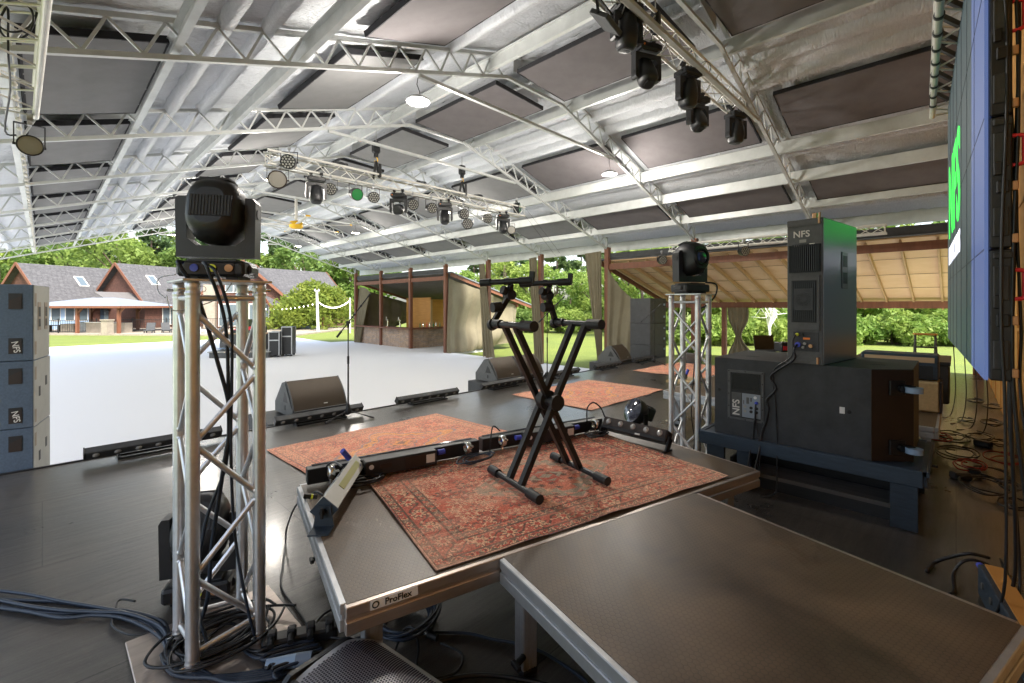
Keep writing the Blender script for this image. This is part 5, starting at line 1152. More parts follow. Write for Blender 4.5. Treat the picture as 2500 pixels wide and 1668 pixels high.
tp = TC2+Vector((0,0,1.6)); cable('short cable bowing from the light to the leg of the farther truss tower', [tp+rt*.14+Vector((0,0,.07)),tp+rt*.24+Vector((0,0,.05)),tp+rt*.23+Vector((0,0,-.05)),tp+rt*.15+Vector((0,0,-.14)),tp+rt*.08+Vector((0,0,-.17))], .008)
cable('thin cable running down inside the farther truss tower', [TC2+Vector((.03,-.05,1.3)),TC2+Vector((.02,-.03,.9)),TC2+Vector((-.02,-.02,.5)),TC2+Vector((.05,-.02,.2)),TC2+Vector((-.03,0,.02))], .005)
# cables behind the video wall
gV = 'cables hanging behind the video wall'
for k in range(5):
    x0 = 2452+k*9; dd = 2.0+.05*(k % 3); pts = []
    for j, y in enumerate((-60,120,330,560,800,1000)):
        p = atd(x0+8*math.sin(j*1.3+k*2)*(1 if j else 0), y, dd); pts.append(p)
    e = pts[-1]; pts += [Vector((e.x+.1*math.sin(k),e.y-.02*k,.25)), Vector((e.x+.05+.12*math.sin(k*1.7),e.y+.05*math.cos(k),.03)), Vector((e.x+.35+.1*k,e.y+.03*math.sin(k*2),.012))]
    cable('black cable in the bunch hanging behind the near edge of the video wall', pts, .006+.0015*(k % 2), group=gV)
for k in range(4):
    p = at(2330+26*k,1010+15*k,.01); cable('thin cable dropping from the underside of the video wall to the floor', [Vector((p.x-.05,p.y+.02,1.15)),Vector((p.x+.03,p.y,.7)),Vector((p.x-.02*k,p.y-.01,.3)),Vector((p.x-.1,p.y+.03,.02)),Vector((p.x-.4,p.y+.1+.03*k,.01))], .0055, group='cables under the video wall')
gT = 'tangle of cables on the stage floor below the video wall'
for k in range(15):
    px_, py_ = ((2360,1030),(2420,1040),(2390,1075),(2330,1075),(2440,1090),(2370,1150),(2420,1165),(2400,1195),(2460,1200),(2300,1075),(2455,1130),(2340,1120),(2480,1240),(2380,985),(2420,1000))[k]
    cable(('red cable curling through the heap on the floor below the video wall' if k in (5,9,10) else 'black cable loop in the heap on the floor below the video wall'), loops(at(px_,py_,0), .12+.035*(k % 4), 2+k % 2, 20+k, .012+.01*(k % 3), (1,.55), .02), .006, 'cable_r' if k in (5,9,10) else 'cable', group=gT+(' red' if k in (5,9,10) else ''))
for k, (px_, py_) in enumerate(((2378,1160),(2400,1090),(2345,1170))):
    t = thing('adapter', '%s black power adapter lying in the cable heap' % ('square','middle','small')[k], 'adapter', at(px_,py_,0), k*1.1); part('body', MB().box((0,0,.03),(.13,.08,.06),bev=.01), M['black'], t); part('socket', MB().box((0,-.041,.035),(.03,.004,.02)), M['castor'], t)
# flat distribution unit leaning by the near wall
a, b = at(2418,1400,.12), W(1.93,1.62,.12); d = b-a; t = thing('power_distributor', 'long black power distribution box, yellow reflection coloured onto its top, lying at the right edge', 'power box', ((a+b)/2-Vector((0,0,.12))).to_tuple(), math.atan2(d.y,d.x)); L_ = d.length
part('chassis', MB().box((0,0,.08),(L_,.09,.15),bev=.004), M['benchb'], t); part('lid', MB().box((0,.012,.158),(L_,.065,.006)), M['pine'], t)  # lid borrows the wood colour to paint a yellow reflection on top
for k in range(5): part('socket', MB().tube((-L_/2+.1+k*.14,-.045,.09),(-L_/2+.1+k*.14,-.052,.09),.016,12), M['white' if k == 4 else 'grey_cab'], t)
part('plug', MB().tube((-L_/2,-.02,.12),(-L_/2-.05,-.03,.13),.015,10), M['conn_b'], t); part('switch', MB().box((.1,-.05,.1),(.04,.02,.03),bev=.004), M['red'], t)
cable('thick cable with a blue plug arching to the power box at the right', [at(2262,1395,.01),at(2285,1372,.02),at(2330,1358,.1),at(2370,1352,.14),at(2415,1362,.13)], .009)
cable('black cable curling out of the power box toward the near platform', [at(2320,1450,.01),at(2330,1440,.01),at(2328,1400,.04),at(2350,1372,.1),at(2380,1368,.12),at(2415,1380,.11)], .008)

# ---------------------------------------------------------------- gear on the far platform behind the subwoofer
t = thing('guitar_amplifier', 'dark amplifier head sitting behind the end of the big subwoofer', 'amplifier', (6.17,.42,.725)); part('case', MB().box((0,0,.13),(.3,.6,.24),bev=.01), M['benchb'], t); part('control_strip', MB().box((-.152,0,.2),(.006,.54,.05)), M['pine_l'], t); part('grille', MB().box((-.152,0,.08),(.006,.52,.13)), M['black'], t); part('badge', MB().box((-.157,.18,.14),(.003,.08,.012)), M['trimw'], t)
t = thing('woven_case', 'pale woven case under the dark amplifier on the white legged platform', 'case', (6.15,.42,.425)); part('case', MB().box((0,0,.147),(.34,.62,.294),bev=.015), M['wicker'], t); part('edge_trim', MB().box((-.0,-.315,.147),(.34,.02,.294)), M['brownp'], t); part('latch', MB().box((-.175,0,.2),(.01,.05,.04)), M['chrome'], t)
t = thing('drum_case', 'low black road case on the platform behind the subwoofer', 'road case', (6.9,1.4,.425)); part('case', MB().box((0,0,.175),(.9,1.6,.34),bev=.012), M['black'], t); part('edge_trim', MB().box((-.452,0,.335),(.02,1.6,.02)).box((-.452,0,.02),(.02,1.6,.02)), M['alu_dull'], t)
p = atd(1868,846,7.0); t = thing('laptop', 'open laptop seen from behind on the road case', 'laptop', (p.x,p.y,.772), -TH+R(8)); part('base', MB().box((0,-.1,.008),(.33,.23,.014)), M['char'], t); part('lid', MB().box((0,.03,.12),(.33,.008,.22),Matrix.Rotation(R(-12),4,'X')), M['brownp'], t)
p = atd(1915,846,6.7); t = thing('effects_unit', 'black effects unit with a red face on the road case', 'effects unit', (p.x,p.y,.772), -TH); part('case', MB().box((0,0,.08),(.2,.2,.14),bev=.01), M['black'], t); part('face', MB().box((0,-.102,.07),(.16,.004,.06)), M['red'], t); part('knobs', MB().tube((-.05,-.03,.15),(-.05,-.03,.165),.012,8).tube((0,-.03,.15),(0,-.03,.165),.012,8).tube((.05,-.03,.15),(.05,-.03,.165),.012,8), M['chrome'], t)
t = thing('pedal_board', 'small wooden pedal board with a blue plugged pedal seen through the farther tower', 'pedal board', at(1672,932,.422).to_tuple(), 0); part('board', MB().box((0,0,.02),(.5,.3,.03)), M['wicker'], t); part('pedal', MB().box((0,.05,.07),(.09,.14,.06),bev=.008), M['black'], t); part('plug', MB().tube((0,-.02,.1),(.02,-.04,.17),.018,10), M['conn_b'], t)
t = thing('work_table', 'wooden work table standing far behind at the end of the back wall', 'table', (10.6,.42,0)); t.scale = (1,1,.55); part('table_top', MB().box((0,0,.74),(1.1,.6,.03)), M['pine'], t)
for x in (-.5,.5):
    for y in (-.25,.25): part('leg', MB().box((x,y,.365),(.07,.07,.73)), M['trimw'], t)
t = thing('step_ladder', 'small folding step ladder standing behind the video wall end', 'step ladder', (8.9,.32,0), R(10)); t.scale = (.64,.64,.64)
for s in (-1,1): part('rail', MB().bar((-.3,s*.2,0),(0,s*.17,1.62),.03,.06,(1,0,0)), M['grey_cab'], t); part('rear_leg', MB().bar((.38,s*.2,0),(.03,s*.17,1.6),.025,.04,(1,0,0)), M['grey_cab'], t)
for k in range(4): part('step', MB().box((-.24+.06*k,0,.32+.34*k),(.1,.36,.03)), M['char'], t)
part('top_cap', MB().box((.02,0,1.63),(.2,.4,.04),bev=.01), M['pine'], t)

t = thing('step_unit', 'dark wooden steps stored on the floor under the bench', 'steps', (4.05,.3,0))
for k, (x, z) in enumerate(((.10,.10),(.42,.22))): part('tread', MB().box((x,.5,z),(.28,1.05,.03)), M['grey_board'], t); part('riser_board', MB().box((x-.125,.5,z/2-.008),(.02,1.03,z-.016)), M['black'], t)
for y in (-.04,1.04): part('side_board', MB().box((.25,y,.1),(.6,.022,.2)), M['black'], t)
t = thing('road_case', 'flat black lidded case behind the dark amplifier', 'road case', (7.05,.45,.425)); part('case', MB().box((0,0,.2),(.9,.8,.4),bev=.012), M['char'], t); part('lid', MB().box((0,0,.42),(.92,.82,.04),bev=.006), M['black'], t); part('latch', MB().box((-.462,0,.38),(.012,.06,.05)), M['chrome'], t)

cable('black cable coiled over the upper left lighting truss', [atd(38+52*math.cos(a)*(1-.012*i), 30+44*math.sin(a)+1.5*i, 3.15+.02*math.sin(i)) for i, a in enumerate([k*.5 for k in range(22)])]+[atd(20,130,3.2), atd(25,220,3.6), atd(12,320,4.0), atd(40,330,4.1)], .007, k=4)
cable('thin cable strung along the truss with the moving heads', [atd(1545,10,5.5),atd(1610,75,5.9),atd(1625,115,6.1),atd(1590,110,6.1),atd(1600,60,5.9)], .005)
cable('cable loop hanging beside the third moving head of the upper right truss', [atd(1700,165,6.8),atd(1722,150,6.9),atd(1735,162,7.0),atd(1728,182,7.0),atd(1712,186,6.9)], .005)
for k, (px_, py_) in enumerate(((835,398),(1030,445),(1170,482))):
    tp_ = atv(px_, py_, 8.9); cable('bunch of spare cable tied on top of the centre truss, %s one' % ('left','middle','right')[k], loops((tp_.x, tp_.y, 4.27), .12, 3, 40+k, .02, (1,.35), .03), .008)
for k in range(2): cable('thin pull rope hanging from the right end of the centre truss', [atv(1262+14*k,500,8.9), atv(1330+16*k,590,9.3), atv(1390+14*k,668,9.8)], .004, group='pull ropes off the centre truss')
# ---------------------------------------------------------------- houses, patio and front-of-house desk
GZ = -1.0
def house(name, label, xc, d, camdeg, L_, hw, eave, ridge, extra=None):
    o = W(xc, d, 0); t = thing(name, label, 'house', (o.x, o.y, GZ), ang(camdeg))   # local X along the ridge from its left end, -Y faces the camera
    wl = part('wall', MB().box((L_/2,0,eave/2),(L_-.5,2*hw-.7,eave)), M['siding'], t)
    y = hw-.35
    for gx in (.26, L_-.34): part('gable', MB().prism([(-y,eave),(y,eave),(0,ridge-.35)],gx,gx+.08,'X'), M['siding'], wl)
    s = (ridge-eave)/(hw-.35); ov = .35
    rf = MB()
    for sg in (-1,1): rf.bar((L_/2,0,ridge-.02),(L_/2,sg*(hw+ov),ridge-s*(hw+ov)),L_+.5,.1,(0,0,1))
    r_ = part('roof', rf, M['shingle'], t)
    for x in (-.25,L_+.25):
        for sg in (-1,1): part('barge_board', MB().bar((x,0,ridge-.03),(x,sg*(hw+ov),ridge-s*(hw+ov)-.03),.06,.26), M['post'], r_)
    part('fascia', MB().box((L_/2,-hw-ov,ridge-s*(hw+ov)-.04),(L_+.4,.05,.2)), M['post'], r_)
    return t, wl, r_, s
def window(par, x, y, z, w_, h_, panes=2):
    f = part('window', MB().box((x,y-.02,z),(w_,.06,h_)), M['trimw'], par)
    for i in range(panes): part('pane', MB().box((x-w_/2+w_*(i+.5)/panes,y-.055,z),(w_/panes-.1,.02,h_-.12)), M['win'], f)
def skylight(par, x, hw, eave, ridge, s, f=.45):
    y = -hw*f; z = ridge-s*hw*f; Mx = Matrix.Translation((x,y,z+.08)) @ Matrix.Rotation(math.atan(s),4,'X')
    k = part('skylight', MB().box((0,0,0),(.8,1.5,.12),M=Mx), M['trimw'], par); part('pane', MB().box((0,0,.062),(.62,1.3,.01),M=Mx), M['win'], k)
t, wl, rf, s = house('house','red brown house with a steep grey roof left of the patio canopy',-47.5,44,72,7.6,4.0,3.1,6.55)
skylight(rf, 4.0, 4.0, 3.1, 6.55, s)
part('blue_front', MB().box((2.0,-3.68,1.3),(3.3,.06,2.6)), M['castor'], wl)
for x in (.9,2.0,3.1): window(wl, x, -3.7, 1.7, .75, 1.5, 1)
dr = part('door', MB().box((5.1,-3.68,1.15),(1.0,.08,2.3)), M['benchb'], wl); part('pane', MB().box((5.1,-3.73,1.5),(.4,.02,1.1)), M['win'], dr)
t, wl, rf, s = house('house','second red brown house in the middle with one skylight',-40.6,47,70,8.5,4.2,3.2,6.8)
skylight(rf, 2.2, 4.2, 3.2, 6.8, s)
for x in (2.6,4.6): window(wl, x, -3.9, 1.4, 1.5, 1.9)
part('annex_roof', MB().bar((-1.2,-1.5,3.75),(-1.2,-4.6,2.5),3.2,.1), M['grey_board'], t)
t, wl, rf, s = house('house','red brown house behind the big round bush with a long grey roof',-28.5,49,58,9.5,4.6,3.0,6.6)
skylight(rf, 5.6, 4.6, 3.0, 6.6, s, .7)
t2, wl, rf, s = house('house','tall gabled red house front with large windows behind the near truss tower',-27.2,46.2,107,4.5,3.9,3.7,7.0)
for y, z, w_, h_ in ((-1.4,1.5,1.9,2.3),(1.3,1.5,1.9,2.3),(-1.0,4.3,1.5,1.1),(.9,4.3,1.5,1.1)):
    f_ = part('window', MB().box((.22,y,z),(.06,w_,h_)), M['trimw'], wl); part('pane', MB().box((.18,y-w_*.24,z),(.02,w_*.42,h_-.15)).box((.18,y+w_*.24,z),(.02,w_*.42,h_-.15)), M['win'], f_)
part('chimney', MB().box((.1,2.9,2.6),(.9,1.0,5.6)), M['limestone'], t2)
# patio canopy
o = W(-36.2,40.5); t = thing('patio_canopy','pale hip roofed patio canopy on timber posts in front of the left house','patio canopy',(o.x,o.y,GZ),ang(-4))
hx, hy = 4.7, 3.2; zE, zT = 2.42, 3.15; vs = [(-hx,-hy,zE),(hx,-hy,zE),(hx,hy,zE),(-hx,hy,zE),(-1.1,0,zT),(1.1,0,zT)]
part('roof', MB().add(vs,[(0,1,5,4),(1,2,5),(2,3,4,5),(3,0,4),(3,2,1,0)]), M['metal_roof'], t); part('fascia', MB().box((0,-hy,zE-.09),(2*hx,.06,.18)).box((hx,0,zE-.09),(.06,2*hy-.1,.18)), M['post'], t)
for x in (-4.2,.55,4.2):
    for y in (-2.8,2.8): part('post', MB().box((x,y,1.17),(.2,.2,2.34)).bar((x,y,1.75),(x+.5,y,2.3),.1,.1), M['post'], t)
o2 = lambda x, y: Vector((o.x,o.y,GZ))+Matrix.Rotation(ang(-4),3,'Z') @ Vector((x,y,0))
t = thing('outdoor_kitchen','pale stone outdoor kitchen counter under the patio canopy','kitchen counter',o2(.3,-1.6),ang(-4))
part('counter', MB().box((1.1,0,.5),(1.9,.8,1.0)).box((-1.6,0,.45),(1.2,.8,.9)).box((2.9,.1,.5),(1.2,.7,1.0)), M['limestone'], t); part('grill', MB().box((-.4,0,.6),(1.0,.7,.9),bev=.05), M['alu_dull'], t); part('worktop', MB().box((1.1,-.02,1.03),(2.0,.9,.06)), M['trimw'], t)
for k, (x, lb) in enumerate(((-1.9,'left'),(3.6,'right'))): solo('stone_pillar', MB().box((0,0,.62),(.55,.55,1.24)).box((0,0,1.29),(.65,.65,.1)), M['limestone'], '%s pale stone pillar of the patio fence' % lb, 'pillar', o2(x+(.3 if k else 0),-3.5), ang(-4))
t = thing('dining_table','dark patio table under the left side of the canopy','table',o2(-3.3,-1.2),ang(-4)); part('table_top', MB().box((0,0,.74),(1.4,.8,.05)), M['brownp'], t)
for x in (-.6,.6): part('leg', MB().box((x,0,.36),(.08,.6,.72)), M['brownp'], t)
for k, (x, y) in enumerate(((6.3,-2.2),(7.3,-1.6),(10.6,-2.0))):
    t = thing('lounge_chair','%s outdoor lounge chair on the terrace right of the canopy' % ('first dark','second dark','pale wooden')[k],'chair',o2(x,y),ang(20+30*k)); m_ = M['white'] if k == 2 else M['char']
    part('seat', MB().box((0,0,.36),(.6,.6,.08),Matrix.Rotation(R(-8),4,'X')), m_, t); part('backrest', MB().box((0,.33,.68),(.6,.06,.7),Matrix.Rotation(R(-18),4,'X')), m_, t)
    for s_ in (-.27,.27): part('leg', MB().box((s_,-.25,.17),(.06,.08,.34)).box((s_,.25,.17),(.06,.08,.34)), m_, t)
tr_ = MB().prism([tuple(o2(x,y))[:2] for x, y in ((-9,-3.9),(19.5,-3.6),(19.5,9),(-9,9))], GZ+.0, GZ+.17); struct('terrace', tr_, M['limestone'])
fa, fb = W(-39.5,36.5), W(-27.0,43.5)
def fence(label, a, b, n):
    d = b-a; L_ = d.length; t = thing('iron_fence', label, 'fence', (a.x,a.y,GZ+.15), math.atan2(d.y,d.x))
    part('rail', MB().box((L_/2,0,1.08),(L_,.04,.04)).box((L_/2,0,.15),(L_,.04,.04)), M['black_m'], t)
    pk = MB()
    for i in range(int(L_/.14)): pk.box((i*.14,0,.6),(.022,.022,1.0))
    part('pickets', pk, M['black_m'], t)
    for i in range(n+1): part('post', MB().box((i*L_/n,0,.6),(.07,.07,1.25),bev=.01), M['black_m'], t)
fence('black iron picket fence along the near edge of the terrace', fa, fb, 6); fence('black iron picket fence right of the near truss tower', W(-24.5,44.5), W(-21.5,45.5), 2)
t = thing('grey_gate','grey panel gate between timber posts left of the round bush','gate',W(-21.2,45.2,GZ),ang(4)); part('panel', MB().box((1.2,0,.75),(1.9,.06,1.3)), M['castor'], t)
for x in (0,2.4): part('post', MB().box((x,0,.85),(.22,.22,1.75)), M['post'], t)
# front of house desk on the concrete
f0 = W(-13.2,19.9,SLAB); rzf = ang(4)
t = thing('control_riser','low grey mixing platform standing on the concrete behind the near truss tower','platform',f0,rzf); part('platform_top', MB().box((1.25,1.2,.26),(2.6,2.5,.04)), M['side_cab'], t); part('skirt', MB().box((1.25,1.2,.12),(2.5,2.4,.24)), M['grey_cab'], t)
fl = lambda x, y, z: Vector((f0.x,f0.y,SLAB))+Matrix.Rotation(rzf,3,'Z') @ Vector((x,y,z))
t = thing('mixing_desk','mixing console on a grey draped table on the low platform','mixing console',fl(.95,1.3,.28),rzf); part('table', MB().box((0,0,.36),(2.0,.8,.7)), M['grey_cab'], t); part('table_top', MB().box((0,0,.73),(2.1,.9,.04)), M['pine_l'], t); c = part('console', MB().prism([(-.35,.75),(.35,.75),(.35,1.05),(-.35,.86)],-.5,.75,'X'), M['char'], t); part('screen', MB().box((.1,.33,1.2),(.7,.05,.35)), M['glass_d'], t); part('fader_bank', MB().box((.12,-.05,.965),(1.1,.5,.01),Matrix.Rotation(R(15),4,'X')), M['red'], c)
cl = MB(); r_ = random.Random(6); cl.grid([[(i*.09,j*.07,.05+.09*abs(math.sin(i*1.3+j))*r_.uniform(.5,1)) for j in range(8)] for i in range(12)]); solo('cloth_bundle', cl, M['castor'], 'crumpled blue grey cloth lying on the mixing platform', 'cloth', fl(.1,.25,.28), rzf)
for k, (x, h_, lb) in enumerate(((2.62,1.05,'left'),(3.0,1.25,'right'))):
    t = thing('road_case','%s black road case with silver edges beside the mixing platform' % lb,'road case',fl(x,.5+.4*k,0),rzf+R(8)); part('case', MB().box((0,0,h_/2+.08),(.42,.7,h_),bev=.01), M['black'], t)
    e_ = MB()
    for sx in (-.21,.21):
        for sy in (-.35,.35): e_.box((sx,sy,h_/2+.08),(.035,.035,h_))
    e_.box((0,-.35,h_+.07),(.42,.035,.035)).box((0,-.352,h_*.72),(.42,.03,.05)).box((-.21,0,h_+.07),(.035,.7,.035)); part('edge_trim', e_, M['alu_dull'], t)
    part('caster', MB().tube((-.17,-.28,.04),(-.17,-.22,.04),.04,10).tube((.17,-.28,.04),(.17,-.22,.04),.04,10).tube((-.17,.28,.04),(-.17,.22,.04),.04,10).tube((.17,.28,.04),(.17,.22,.04),.04,10), M['rubber'], t)
# light pole with bulbs
pb = W(-17.4,41.0,GZ); t = thing('light_pole','pale timber pole carrying string lights on the lawn','pole',pb); part('shaft', MB().tube((0,0,0),(-.12,0,3.75),.13,12,.10), M['trimw'], t); part('cap', MB().box((-.12,0,3.78),(.42,.2,.1)).tube((-.28,0,3.75),(-.28,0,3.95),.05,8).tube((.05,0,3.75),(.05,0,3.95),.05,8), M['trimw'], t)
t = thing('light_pole','thin pale pole beside the far post of the bar shed','pole',W(-14.0,39.5,GZ)); part('shaft', MB().tube((0,0,0),(0,0,3.0),.06,10), M['trimw'], t); part('cap', MB().lathe([(.07,2.98),(.08,3.05),(.02,3.12)],10), M['trimw'], t)
def bulbs(label, a, b, sag, n):
    t = thing('string_lights', label, 'string lights'); pts = [Vector(a).lerp(Vector(b), i/n)+Vector((0,0,-sag*4*(i/n)*(1-i/n))) for i in range(n+1)]
    part('wire', MB().path(pts,.010,5), M['black'], t); bl = MB().lathe([(.0005,-.10),(.038,-.075),(.042,-.045),(.016,0)],8).mesh('bulb', M['bulb'])
    for p in pts[1:-1]: part('bulb', bl, None, t).location = p
hp = pb+Vector((-.1,0,2.9))
bulbs('string lights sagging from the timber pole to the thin pole', hp, W(-14.0,39.5,GZ+2.95), .62, 24); bulbs('string lights running from the timber pole to the red house', hp+Vector((0,0,-.2)), W(-25.5,44.5,GZ+2.3), .35, 16)

# ---------------------------------------------------------------- trees
def leaves(seed, clumps, n, size, up=.3):
    r_ = np.random.RandomState(seed); V = []; 
    for (c, rad, k) in clumps:
        m = int(n*k); p = r_.normal(size=(m,3)); p /= np.linalg.norm(p,axis=1)[:,None]; p *= (r_.uniform(.35,1,size=(m,1))**.6)*np.array(rad); p += np.array(c)
        a = r_.normal(size=(m,3)); a[:,2] += up*0; a /= np.linalg.norm(a,axis=1)[:,None]; b = np.cross(a, r_.normal(size=(m,3))); b /= np.linalg.norm(b,axis=1)[:,None]
        s = size*r_.uniform(.55,1.25,size=(m,1)); q = np.stack([p-a*s, p+b*s*.45, p+a*s, p-b*s*.45],1); V.append(q.reshape(-1,3))
    V = np.concatenate(V); F = np.arange(len(V)).reshape(-1,4); return V, F
def np_mesh(name, V, F, m):
    me = bpy.data.meshes.new(name); me.vertices.add(len(V)); me.vertices.foreach_set('co', V.astype(np.float32).ravel())
    me.loops.add(F.size); me.loops.foreach_set('vertex_index', F.astype(np.int32).ravel()); me.polygons.add(len(F)); me.polygons.foreach_set('loop_start', np.arange(len(F), dtype=np.int32)*4)
    try: me.polygons.foreach_set('loop_total', np.full(len(F),4,dtype=np.int32))
    except Exception: pass
    me.materials.append(m); me.update(calc_edges=True); return me
def broad(seed, h, r, m, n=4200, size=.30, base=.22):
    q = random.Random(seed); tr = MB(); cl = []
    tr.path(catm([(0,0,0),(.05*r*q.uniform(-1,1),.05*r,h*.3),(.08*r*q.uniform(-1,1),0,h*.62),(0,0,h*.9)],4),.022*h,8,r2=.004*h)
    K = 26
    for i in range(K):
        a = q.uniform(0,6.28); f = q.uniform(base,1); rr_ = r*math.sin(PI*min(1,.18+.8*(1-f)**.75+.05))*q.uniform(.45,1.05); c = (rr_*math.cos(a), rr_*math.sin(a), h*(f*.93)); s = r*q.uniform(.26,.46)
        cl.append((c,(s,s,s*.75),q.uniform(.5,1.2)/K))
        if i % 2 == 0: tr.path(catm([(0,0,h*max(.15,f*.6)),(c[0]*.5,c[1]*.5,c[2]*.85),c],3),.008*h,5,r2=.002*h)
    V, F = leaves(seed, cl, n, size); return tr.mesh('trunk', M['bark']), np_mesh('crown', V, F, m)
def pine(seed, h, n=2600, size=.42):
    q = random.Random(seed); tr = MB(); tr.path(catm([(0,0,0),(.1,0,h*.4),(.0,.1,h*.75),(0,0,h)],4),.014*h,8,r2=.003*h); cl = []
    K = 22
    for i in range(K):
        f = .52+.48*i/K; a = q.uniform(0,6.28); rr_ = (1.12-f)*h*.30*q.uniform(.5,1.1); c = (rr_*math.cos(a), rr_*math.sin(a), f*h); s = h*.055*q.uniform(.7,1.3)
        cl.append((c,(s*1.25,s*1.25,s*.6),1/K)); tr.path([(0,0,f*h-.3),(c[0]*.6,c[1]*.6,c[2]-.1),c],.004*h,5,r2=.001*h)
    V, F = leaves(seed, cl, n, size); return tr.mesh('trunk', M['bark']), np_mesh('crown', V, F, M['needle'])
def shrub(seed, h, r, m, n=3400, size=.22, K=24):
    q = random.Random(seed); cl = []; tr = MB()
    for i in range(K):
        a = q.uniform(0,6.28); rr_ = r*q.uniform(0,.85)**.7; zz_ = h*(1-(rr_/r)**2*.75)*q.uniform(.25,.9); c = (rr_*math.cos(a),rr_*math.sin(a),zz_); s = r*q.uniform(.22,.4)
        cl.append((c,(s,s,s*.85),1/K))
        if i % 3 == 0: tr.path(catm([(.1*math.cos(a),.1*math.sin(a),0),(c[0]*.6,c[1]*.6,c[2]*.5),c],3),.03*r/2,5,r2=.01)
    V, F = leaves(seed, cl, n, size); return tr.mesh('stems', M['bark']), np_mesh('foliage', V, F, m)
KIND = {'broad': [broad(1,11,3.6,M['leaf']), broad(2,10,3.9,M['leaf']), broad(3,12,3.4,M['leaf2'])], 'bright': [broad(5,7.5,2.9,M['leaf2'],4800,.24,.1), broad(6,8,3.2,M['leaf2'],5200,.25,.08)], 'pine': [pine(1,18), pine(4,17)], 'shrub': [shrub(1,3.2,2.6,M['leaf2']), shrub(2,2.6,2.3,M['leaf'])]}
TW = {'broad': 'broad dark green tree', 'bright': 'bright green leafy tree', 'pine': 'tall bare trunked pine', 'shrub': 'low leafy shrub'}
def grove(where, items, group):
    cnt = {}
    for kind, px, d, sc in sorted(items, key=lambda k: k[1]):
        i = cnt.get(kind, 0); cnt[kind] = i+1; tr, cr = KIND[kind][(i+int(px)) % len(KIND[kind])]
        p = W((px-CX)/FPX*d, d, GZ-.1); ordn = ('first second third fourth fifth sixth seventh eighth ninth tenth eleventh twelfth thirteenth fourteenth fifteenth sixteenth').split()[i]
        t = thing('shrub' if kind == 'shrub' else 'pine_tree' if kind == 'pine' else 'tree', '%s %s %s, from the left' % (ordn, TW[kind], where), 'shrub' if kind == 'shrub' else 'tree', p, px*1.7, group); t.scale = (sc,sc,sc*(.95+.1*((px*7) % 10)/10))
        part('stems' if kind == 'shrub' else 'trunk', tr, None, t); part('foliage' if kind == 'shrub' else 'crown', cr, None, t)
q = random.Random(12); it = []
for px in range(-60, 900, 66): it.append(('broad', px+q.uniform(-18,18), q.uniform(60,72), q.uniform(.95,1.3)))
for px in range(-50, 900, 70): it.append(('pine', px+q.uniform(-30,30), q.uniform(66,84), q.uniform(.85,1.15)))
for px in range(-20, 920, 84): it.append(('bright', px+q.uniform(-20,20), q.uniform(76,95), q.uniform(1.5,2.1)))
grove('behind the houses', it, 'trees behind the houses')
it = []
for px in (1130,1188,1236,1292,1345,1392,1440,1500,1560): it.append(('bright', px+q.uniform(-8,8), q.uniform(46,56), q.uniform(.62,1.0)))
for px in (1150,1215,1262,1318,1368,1420,1470): it.append(('pine', px+q.uniform(-10,10), q.uniform(62,80), q.uniform(.62,.9)))
for px in (1120,1170,1220,1265,1310,1360,1410,1455,1505): it.append(('shrub', px+q.uniform(-8,8), q.uniform(40,45), q.uniform(.6,.95)))
for px in (1140,1250,1330,1410,1490): it.append(('broad', px, q.uniform(68,84), q.uniform(.6,.8)))
grove('beyond the side lawn', it, 'trees beyond the side lawn')
it = []
for px in range(1560, 2420, 88): it.append(('bright', px+q.uniform(-25,25), q.uniform(31,36), q.uniform(.75,1.0)))
for px in range(1530, 2440, 100): it.append(('broad', px+q.uniform(-25,25), q.uniform(39,46), q.uniform(.75,1.0)))
for px in range(1570, 2420, 74): it.append(('shrub', px+q.uniform(-20,20), q.uniform(26.5,29), q.uniform(.55,.8)))
grove('behind the lean-to', it, 'trees behind the lean-to')
tr, cr = shrub(9, 5.4, 4.4, M['bush'], 15000, .21, 60)
t = thing('round_bush','very large round yellow green bush on the lawn beside the bar','bush',W(-20.2,46.5,GZ)); part('stems', tr, None, t); part('foliage', cr, None, t)
t = thing('dead_branch_tree','bare pale twisted branch tree in front of the wood behind the lean-to','tree',W(14.2,25.0,GZ)); b_ = MB(); q = random.Random(3)
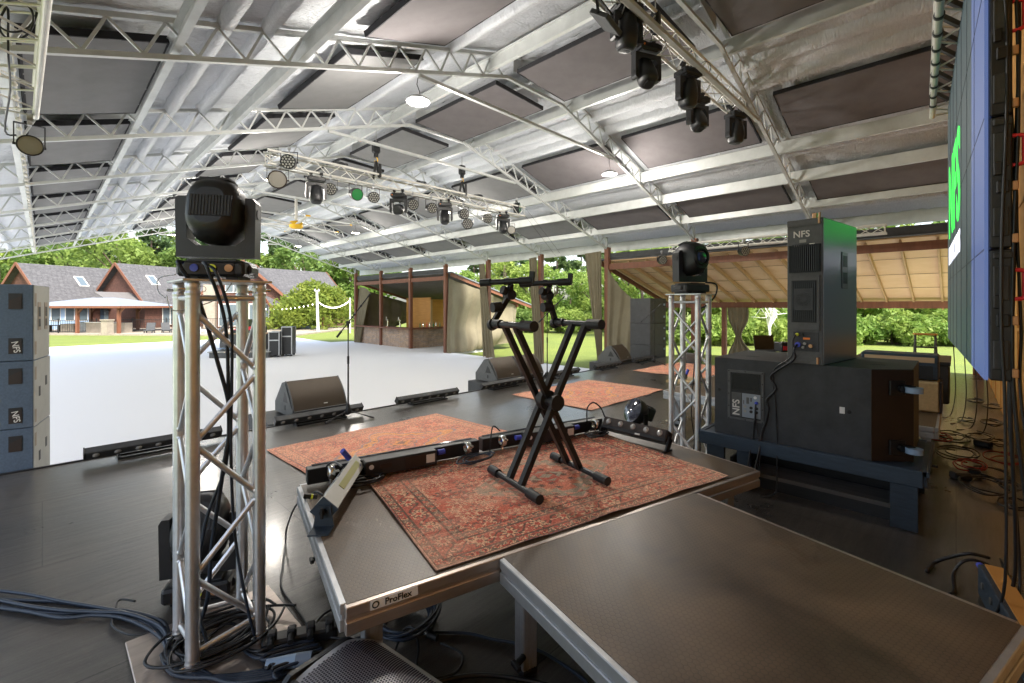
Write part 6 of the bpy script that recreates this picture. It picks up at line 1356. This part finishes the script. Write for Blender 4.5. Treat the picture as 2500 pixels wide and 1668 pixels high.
for k in range(16):
    a = q.uniform(-1,1); b_.path(catm([(0,0,0),(.2*a,.1,1.2),(.9*a,.2*q.uniform(-1,1),2.0+q.uniform(-.2,.3)),(1.9*a,.5*q.uniform(-1,1),2.3+q.uniform(-.5,.5)),(2.5*a+.2,.6*q.uniform(-1,1),2.1+q.uniform(-.8,.4))],4),.035,5,r2=.006)
part('branches', b_, M['trimw'], t)
# ---------------------------------------------------------------- camera, light, world
cam = bpy.data.cameras.new('camera'); co = link(bpy.data.objects.new('camera', cam)); co.location = (0, 0, EYE); co.rotation_euler = (PI/2, 0, -TH)
cam.sensor_width = 36; cam.lens = 36*FPX/2500; cam.shift_y = -(834-HZ)/2500; cam.clip_start = .05; cam.clip_end = 800
S.camera = co
w = bpy.data.worlds.new('World'); S.world = w; w.use_nodes = True; t = w.node_tree
sky = t.nodes.new('ShaderNodeTexSky'); sky.sky_type = 'NISHITA'; sky.sun_disc = False
SE, SA = R(52), math.atan2(-.95, -.15)          # sun elevation and heading (towards the sun, from +X)
sky.sun_elevation = SE; sky.sun_rotation = PI/2-SA; sky.dust_density = 3; sky.air_density = 1.2
hv = t.nodes.new('ShaderNodeHueSaturation'); hv.inputs['Saturation'].default_value = .7; t.links.new(sky.outputs[0], hv.inputs['Color']); t.links.new(hv.outputs[0], t.nodes['Background'].inputs['Color']); t.nodes['Background'].inputs['Strength'].default_value = SKY
sd = bpy.data.lights.new('sun', 'SUN'); sd.energy = SUN; sd.angle = R(12); sd.color = (1,.95,.86)
so = link(bpy.data.objects.new('sun', sd)); so.location = (0,0,30)
dv = Vector((math.cos(SA)*math.cos(SE), math.sin(SA)*math.cos(SE), math.sin(SE))); so.rotation_euler = dv.to_track_quat('Z', 'Y').to_euler()
S.view_settings.view_transform = 'Standard'; S.view_settings.look = 'None'; S.view_settings.gamma = 1; S.view_settings.exposure = EXPO
S.render.engine = 'CYCLES'
cy = S.cycles; cy.max_bounces = 8; cy.diffuse_bounces = 5; cy.glossy_bounces = 3; cy.transmission_bounces = 3; cy.transparent_max_bounces = 6; cy.use_denoising = True; cy.sample_clamp_indirect = 6; cy.caustics_reflective = False; cy.caustics_refractive = False
